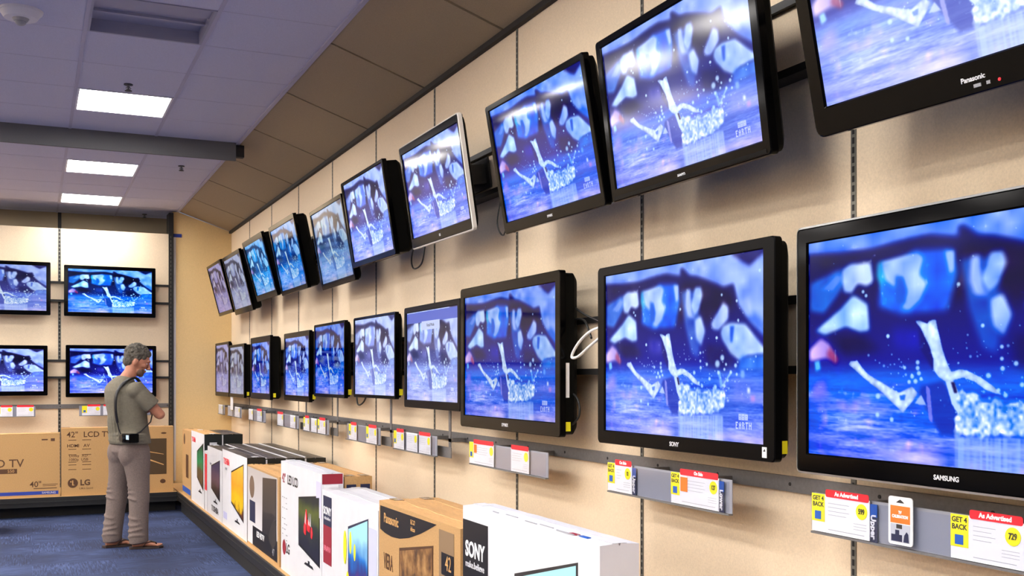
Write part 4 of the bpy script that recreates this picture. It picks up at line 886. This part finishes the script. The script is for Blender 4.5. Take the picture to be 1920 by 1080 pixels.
plate(t, 'dark_picture', A+.50, A+1.09, .20, .60, -.0006, mat('olive_picture', (70, 52, 26), .5)); q = MB(); q.prism([(A+.90, .36), (A+1.06, .30), (A+1.06, .31), (A+.90, .375)], -.002, -.0012); q.prism([(A+.90, .45), (A+1.06, .42), (A+1.06, .425), (A+.90, .46)], -.002, -.0012); q.build('picture_streaks', M['card_tan'], t)
for x, z in ((A+1.05, .12), (A+1.06, .66)):
    q = MB(); q.prism([(x+.03*math.cos(2*PI*i/16), z+(.024 if z < .3 else .01)*math.sin(2*PI*i/16)) for i in range(16)], -.001, 0); q.build('small_mark', M['brownprint'], t)
t = bc('brown carton at the left edge, lettered 40 inch with a blue stripe', -.86, .275, .908); B = 1.135/2; h_ = .683
text(t, 'LCD TV', B-.58, .365, -.001, .12, M['brownprint'], align='CENTER', bold=.001).location.x = .02
o = plate(t, 'black_label', B-.86, B-.42, .26, .31, -.0006, M['brownprint']); text(o, '550', B-.48, .285, -.002, .045, M['card_tan'])
text(t, '40"', B-.24, .135, -.001, .085, M['brownprint'], bold=.001)
q = MB(); q.box(B-.17, B-.02, -.001, 0, .13, .136); q.box(B-.17, B-.04, -.001, 0, .115, .12); q.box(B-.26, B-.03, -.001, 0, .088, .096); q.box(B-.18, B-.12, -.001, 0, h_-.075, h_-.06); q.box(B-.09, B-.05, -.001, 0, h_-.085, h_-.055); q.build('small_print', M['brownprint'], t)
o = plate(t, 'blue_stripe', -B+.02, B-.015, .025, .062, -.0006, mat('blue_stripe_print', (34, 58, 150))); text(o, 'SAMSUNG', B-.11, .043, -.002, .03, M['offwhite'])
# sliver of a carton at the left edge of the aisle
t = tag(empty('striped_carton', (-.42, 11.3, 0)), 'narrow white striped box end on the carpet at the left edge of the photo', 'box')
q = MB(); q.box(-.3, .125, 0, .5, .005, .46, b=.004); q.build('carton_body', M['card_white'], t)
q = MB()
for k in range(5): q.box(-.2, .126, -.0016, 0, .04+k*.05, .052+k*.05)
q.build('dark_stripes', M['char'], t)
q = MB(); q.box(-.301, .126, -.0016, .5, .40, .461); q.build('dark_top', M['card_black'], t)

# ------------------------------------------------------------------ the man
def remesh(o, vox, smooth=6, dec=None):
    m = o.modifiers.new('r', 'REMESH'); m.mode = 'VOXEL'; m.voxel_size = vox; m.use_smooth_shade = True
    s_ = o.modifiers.new('s', 'SMOOTH'); s_.factor = .5; s_.iterations = smooth
def rings(mb, rs, n=28, m=None, cx=0):
    """closed loft of ellipses: (x, y, z, rx, ry[, tilt about y])"""
    vs = []
    for r in rs:
        x, y, z, rx, ry = r[:5]; ti = R(r[5]) if len(r) > 5 else 0
        for i in range(n):
            a = 2*PI*i/n; dx = rx*math.cos(a); dy = ry*math.sin(a)
            vs.append((x+dx*math.cos(ti), y+dy, z-dx*math.sin(ti)))
    fs = [tuple(range(n))[::-1], tuple(range(len(vs)-n, len(vs)))]
    for j in range(len(rs)-1):
        for i in range(n): fs.append((j*n+i, j*n+(i+1) % n, (j+1)*n+(i+1) % n, (j+1)*n+i))
    mb.add(vs, fs, m)
HEAD = R(25.6)
man = tag(empty('person', (.80, 9.98, 0), (0, 0, HEAD)), 'person in grey t-shirt and taupe trousers with folded arms, looking down, back to camera', 'person')
b = MB()
# neck
b.tube([(-.075, .02, 1.40), (-.04, .02, 1.49), (.01, .015, 1.56), (.03, .01, 1.63)], [.075, .062, .058, .06], 20)
# head: turned to his right, chin down
HR = Matrix.Rotation(R(-32), 3, 'Z') @ Matrix.Rotation(R(24), 3, 'Y')
HC = Vector((.055, .0, 1.66))
def P(x, y, z): return HC+HR @ Vector((x, y, z))
def hf(p):
    q = Vector(p)
    if q.z < -.1: q.x *= 1+.10*q.z if q.x < 0 else 1.0; q.y *= 1+.28*q.z
    if q.z < -.1 and q.x < 0: q.x *= 1+.35*q.z
    return q
b.ellipsoid(P(0, 0, .01), (.105, .082, .125), rot=HR, fn=hf, nu=32, nv=22)
b.ellipsoid(P(.045, 0, -.075), (.05, .052, .045), rot=HR)      # jaw and chin
b.ellipsoid(P(.07, 0, -.095), (.028, .03, .024), rot=HR)
b.tube([P(.098, 0, .025), P(.118, 0, -.005), P(.130, 0, -.024), P(.104, 0, -.034)], [.010, .013, .016, .010], 10)   # nose
b.ellipsoid(P(.098, 0, .038), (.018, .055, .012), rot=HR)      # brow
for sy in (-1, 1):
    b.ellipsoid(P(-.002, sy*.087, -.012), (.021, .014, .034), rot=HR @ Matrix.Rotation(R(-12), 3, 'Y'))   # ear
    b.ellipsoid(P(.012, sy*.088, -.01), (.008, .006, .026), rot=HR)
    b.ellipsoid(P(.07, sy*.045, -.015), (.03, .022, .022), rot=HR)
b.ellipsoid(P(.103, 0, -.055), (.012, .026, .006), rot=HR); b.ellipsoid(P(.101, 0, -.068), (.012, .022, .007), rot=HR)   # lips
# arms: right arm, folded
SR = Vector((-.05, -.185, 1.40)); ER = Vector((.135, -.25, 1.185)); WR = Vector((.225, -.03, 1.20))
b.tube([SR, SR.lerp(ER, .5), ER], [.052, .05, .042], 16)
b.ellipsoid(ER, (.043, .043, .043)); b.tube([ER, ER.lerp(WR, .35), WR], [.044, .045, .028], 16)
SL = Vector((-.04, .22, 1.40)); EL = Vector((.15, .24, 1.19)); WL = Vector((.17, -.06, 1.235))
b.tube([SL, SL.lerp(EL, .5), EL], [.052, .05, .042], 16)
b.ellipsoid(EL, (.043, .043, .043)); b.tube([EL, EL.lerp(WL, .35), WL], [.044, .043, .028], 16)
def hand(wr, d, up, curl, palm=.085):
    d = d.normalized(); up = (up-d*up.dot(d)).normalized(); nrm = d.cross(up)
    pe = wr+d*palm
    b.tube([wr-d*.01, wr+d*.03, pe], [(.024, .020), (.034, .016), (.038, .014)], 14)
    for k, ln in enumerate((.068, .076, .070, .055)):
        o = up*(.027-.018*k); p0 = wr+d*(palm-.012)+o; p1 = pe+o+d*ln*.38+nrm*curl*.01; p2 = p1+d*ln*.28+nrm*curl*.022; p3 = p2+d*ln*.18+nrm*curl*.028
        b.tube([p0, p1, p2, p3], [.0092, .0088, .0080, .0066], 8); b.ellipsoid(p3, (.0066, .0066, .0066), nu=8, nv=6)
    t0 = wr+d*.02+up*.025; t1 = t0+d*.03+up*.022; t2 = t1+d*.028+up*.008; b.tube([t0, t1, t2], [.013, .0105, .008], 8)
hand(WR, Vector((.02, .3, .06)), Vector((0, 0, 1)), 1)
# left hand tucked under the right upper arm, fingers showing at his side
hand(Vector((.14, -.13, 1.225)), Vector((-.11, -.10, -.012)), Vector((0, 0, 1)), -.6, .06)
b.tube([WL, (.14, -.13, 1.225)], [.028, .026], 12)
# trunk and legs under the clothes
b.tube([(-.0, 0, .86), (-.01, .005, 1.0), (-.02, .01, 1.15), (-.045, .015, 1.3), (-.06, .018, 1.40), (-.06, .02, 1.45)], [(.11, .15), (.10, .14), (.10, .14), (.10, .15), (.08, .14), (.05, .07)], 20)
for S_ in (SR, SL): b.tube([(-.055, .018, 1.385), S_], [.06, .052], 12)
for hp, kn, an_ in (((-.005, -.085, .88), (.02, -.105, .52), (.01, -.11, .10)), ((-.02, .085, .88), (-.045, .135, .52), (-.10, .146, .10))):
    b.tube([hp, Vector(hp).lerp(Vector(kn), .5), kn, Vector(kn).lerp(Vector(an_), .3), an_], [.08, .07, .052, .052, .036], 14)
# shins and feet
RA = Vector((.01, -.11, .09)); LA = Vector((-.10, .145, .09))
fr = R(-30); fl = R(-14)
for A_, an in ((RA, fr), (LA, fl)):
    b.tube([A_+Vector((.0, 0, .25)), A_, A_+Vector((0, 0, -.045))], [.05, .036, .036], 14)
    fd = Vector((math.cos(an), math.sin(an), 0)); fs_ = Vector((-math.sin(an), math.cos(an), 0))
    base = A_.copy(); base.z = 0
    b.tube([base-fd*.055+Vector((0, 0, .045)), base-fd*.02+Vector((0, 0, .05)), base+fd*.07+Vector((0, 0, .045)), base+fd*.14+Vector((0, 0, .033))], [(.028, .026), (.036, .034), (.038, .028), (.045, .016)], 16)
    sgn = 1 if an == fr else -1
    for k in range(5):
        o = fs_*sgn*(.034-.017*k); ln = (.055, .05, .044, .036, .026)[k]; rr = (.0125, .0095, .009, .0085, .008)[k]
        b.tube([base+fd*.13+o+Vector((0, 0, .03)), base+fd*(.14+ln)+o*1.1+Vector((0, 0, .025))], [rr, rr*.8], 8); b.ellipsoid(base+fd*(.14+ln)+o*1.1+Vector((0, 0, .025)), (rr*.8,)*3, nu=8, nv=6)
ob = b.build('body', M['skin'], man); remesh(ob, .0045, 4)
# eyes, stubble
e = MB()
for sy in (-1, 1): e.ellipsoid(P(.088, sy*.032, .010), (.010, .012, .006), rot=HR)
e.build('eye', M['offwhite'], man, smooth=True)
st = MB(); st.ellipsoid(P(.058, 0, -.078), (.048, .054, .044), rot=HR); st.ellipsoid(P(.078, 0, -.096), (.0285, .0325, .027), rot=HR); so = st.build('beard_stubble', mat('stubble', (104, 78, 64), .8, noise=.3, scale=120), man); remesh(so, .006, 2)
# hair cap with a tufted surface
hm = MB(); rn = random.Random(2)
def hc(p):
    q = Vector(p); a = math.atan2(q.y, q.x)
    q *= 1+.035*math.sin(7*a+4*q.z)+.03*math.sin(13*a-6*q.z)
    return q
hm.ellipsoid(P(-.018, 0, .045), (.108, .091, .105), rot=HR, fn=hc, nu=48, nv=30)
hm.ellipsoid(P(.038, 0, .088), (.058, .070, .046), rot=HR, fn=hc, nu=30, nv=16)
hm.ellipsoid(P(-.05, 0, -.02), (.062, .075, .065), rot=HR, fn=hc, nu=30, nv=16)
for k in range(260):
    th = rn.uniform(0, 2*PI); ph = rn.uniform(-.25, 1.4)
    v = Vector((math.cos(th)*math.cos(ph), math.sin(th)*math.cos(ph), math.sin(ph)))
    if v.x > .45 and v.z < .45: continue
    c_ = Vector((-.018+.106*v.x, .089*v.y, .045+.103*v.z)); d_ = Vector((-.35+v.x, v.y, .15+v.z*.5)).normalized()*rn.uniform(.01, .02)
    hm.tube([P(*c_), P(*(c_+d_*.6)), P(*(c_+d_+Vector((rn.uniform(-.006, .006), rn.uniform(-.006, .006), -.003))))], [.008, .006, .002], 5)
for sy in (-1, 1): hm.ellipsoid(P(.016, sy*.079, .02), (.009, .006, .03), rot=HR)
ho = hm.build('hair', M['hair'], man); remesh(ho, .0055, 1)
# trousers
tr = MB()
rings(tr, [(-.0, .0, .80, .125, .165), (-.015, 0, .86, .15, .185), (-.01, 0, .93, .145, .18), (-.0, 0, 1.0, .135, .17)])
for s_, hip, knee, ank in ((-1, (-.005, -.09, .86), (.02, -.105, .52), (.01, -.11, .10)), (1, (-.02, .085, .86), (-.045, .135, .52), (-.095, .148, .10))):
    hv, kv, av = Vector(hip), Vector(knee), Vector(ank)
    pts = [hv+Vector((0, 0, .04)), hv, hv.lerp(kv, .3), hv.lerp(kv, .65), kv, kv.lerp(av, .2), kv.lerp(av, .5), kv.lerp(av, .85), av, av+Vector((.005, 0, -.045))]
    rr = [(.105, .115), (.105, .125), (.103, .118), (.092, .10), (.084, .09), (.086, .088), (.08, .084), (.082, .082), (.084, .084), (.08, .082)]
    tr.tube(pts, rr, 24)
    for k in range(9):      # creases round knee and ankle
        z = kv.z+.10-.045*k if k < 5 else .28-.055*(k-5); c_ = kv.lerp(av, (kv.z-z)/(kv.z-av.z)) if z < kv.z else kv.lerp(hv, (z-kv.z)/(hv.z-kv.z))
        r_ = .091 if z > .4 else .085
        tr.tube([(c_.x+r_*math.cos(a), c_.y+r_*math.sin(a), z+.014*math.sin(a*1.5+k)) for a in [(.2*k+i*.35) for i in range(10)]], [.004]+[.009]*8+[.004], 8)
tr.ellipsoid((-.065, -.085, .845), (.09, .095, .13)); tr.ellipsoid((-.075, .085, .845), (.09, .095, .13))
to = tr.build('trousers', M['trousers'], man); remesh(to, .008, 4)
# t-shirt
sh = MB()
rings(sh, [(-.005, 0, .925, .165, .205), (-.01, 0, .96, .166, .206), (-.01, .0, 1.02, .155, .196), (-.015, .005, 1.10, .15, .188), (-.03, .01, 1.2, .155, .196), (-.05, .015, 1.3, .155, .205, 6), (-.065, .018, 1.38, .14, .205, 8), (-.065, .02, 1.44, .115, .17, 10), (-.05, .02, 1.485, .09, .11, 14), (-.035, .02, 1.51, .068, .078, 18)], 36)
for S_, E_ in ((SR, ER), (SL, EL)):
    sh.ellipsoid(S_+Vector((.0, .01 if S_.y < 0 else -.01, .0)), (.085, .075, .075))
    sh.tube([S_+Vector((-.01, .03 if S_.y < 0 else -.03, .03)), S_.lerp(E_, .3), S_.lerp(E_, .66)], [.075, .074, .076], 20)
# folds
for k in range(7):
    a0 = 2.1+.22*k; z0 = 1.32-.02*k
    sh.tube([(-.02+.158*math.cos(a0+.25*s2), .205*math.sin(a0+.25*s2), z0-.30*s2) for s2 in [i/6 for i in range(7)]], [.003, .008, .010, .010, .009, .007, .003], 8)
for k in range(3):
    z0 = .955+.03*k; sh.tube([(-.008+.167*math.cos(a), .206*math.sin(a), z0+.008*math.sin(3*a+k)) for a in [1.7+i*.3 for i in range(12)]], [.003]+[.008]*10+[.003], 8)
so = sh.build('t_shirt', M['shirt'], man); remesh(so, .008, 4)
# flip-flops, each a shoe
for nm, A_, an in (('right', RA, fr), ('left', LA, fl)):
    f = empty('flip_flop', (A_.x, A_.y, 0), (0, 0, an)); f.parent = man; f['label'] = 'brown leather flip-flop on the %s foot' % nm
    s1 = MB(); outl = [(-.075, -.03), (-.06, -.038), (.02, -.036), (.10, -.05), (.17, -.05), (.205, -.025), (.21, .01), (.19, .042), (.12, .052), (.02, .038), (-.06, .038), (-.078, .02)]
    s1.add([(x, y, .002) for x, y in outl]+[(x, y, .02) for x, y in outl], [tuple(range(12))[::-1], tuple(range(12, 24))]+[(i, (i+1) % 12, (i+1) % 12+12, i+12) for i in range(12)])
    s1.build('sole', M['leather'], f)
    s2 = MB()
    for sy in (-1, 1): s2.tube([(.03, sy*.040, .018), (.06, sy*.040, .05), (.10, sy*.026, .064), (.145, sy*.004, .048), (.155, 0, .02)], [(.012, .004)]*4+[(.006, .004)], 8)
    s2.build('strap', M['leather'], f)
# camera slung on a strap over his right shoulder
cm = tag(empty('shoulder_camera', (.80, 9.98, 0), (0, 0, HEAD)), 'small black camera hanging at the man\'s back on a black shoulder strap', 'camera')
q = MB(); cx, cy, cz = -.10, -.20, .985
q.box(cx-.065, cx+.03, cy-.06, cy+.07, cz-.04, cz+.04, b=.012); q.build('camera_body', M['bezel_matte'], cm)
q = MB(); q.cyl((cx-.065, cy+.03, cz-.0), .03, -.03, 'x', 20); q.build('lens', M['black'], cm)
q = MB(); q.box(cx-.068, cx-.0645, cy-.052, cy-.01, cz-.01, cz+.028); q.build('lcd_screen', mat('lcd_pale', (190, 215, 240), .15), cm)  # pale LCD of the camera, its own colour
q = MB()
def strap(pts, w0=.016, th=.003):
    P_ = [Vector(p) for p in pts]; out = []
    for i in range(len(P_)-1):
        a, b_, c, d = P_[max(i-1, 0)], P_[i], P_[i+1], P_[min(i+2, len(P_)-1)]
        for k in range(6):
            s_ = k/6; out.append(.5*((2*b_)+(c-a)*s_+(2*a-5*b_+4*c-d)*s_**2+(3*b_-a-3*c+d)*s_**3))
    out.append(P_[-1]); q.tube(out, [(w0, th)]*len(out) if isinstance(w0, float) else w0, 8)
strap([(.035, -.09, 1.47), (-.01, -.105, 1.505), (-.07, -.115, 1.50), (-.15, -.12, 1.455), (-.205, -.12, 1.37), (-.213, -.115, 1.25), (-.19, -.105, 1.12)], .018, .011)
q.build('shoulder_strap', M['black'], cm)
q = MB(); q.tube([(-.19, -.105, 1.12), (-.178, -.11, 1.06), (-.165, -.12, 1.02)], .005, 8); q.tube([(.035, -.09, 1.47), (.10, -.14, 1.36), (.11, -.19, 1.25), (.07, -.205, 1.12), (-.02, -.2, 1.04), (-.10, -.19, 1.0)], .006, 8); q.build('thin_strap', M['black'], cm)
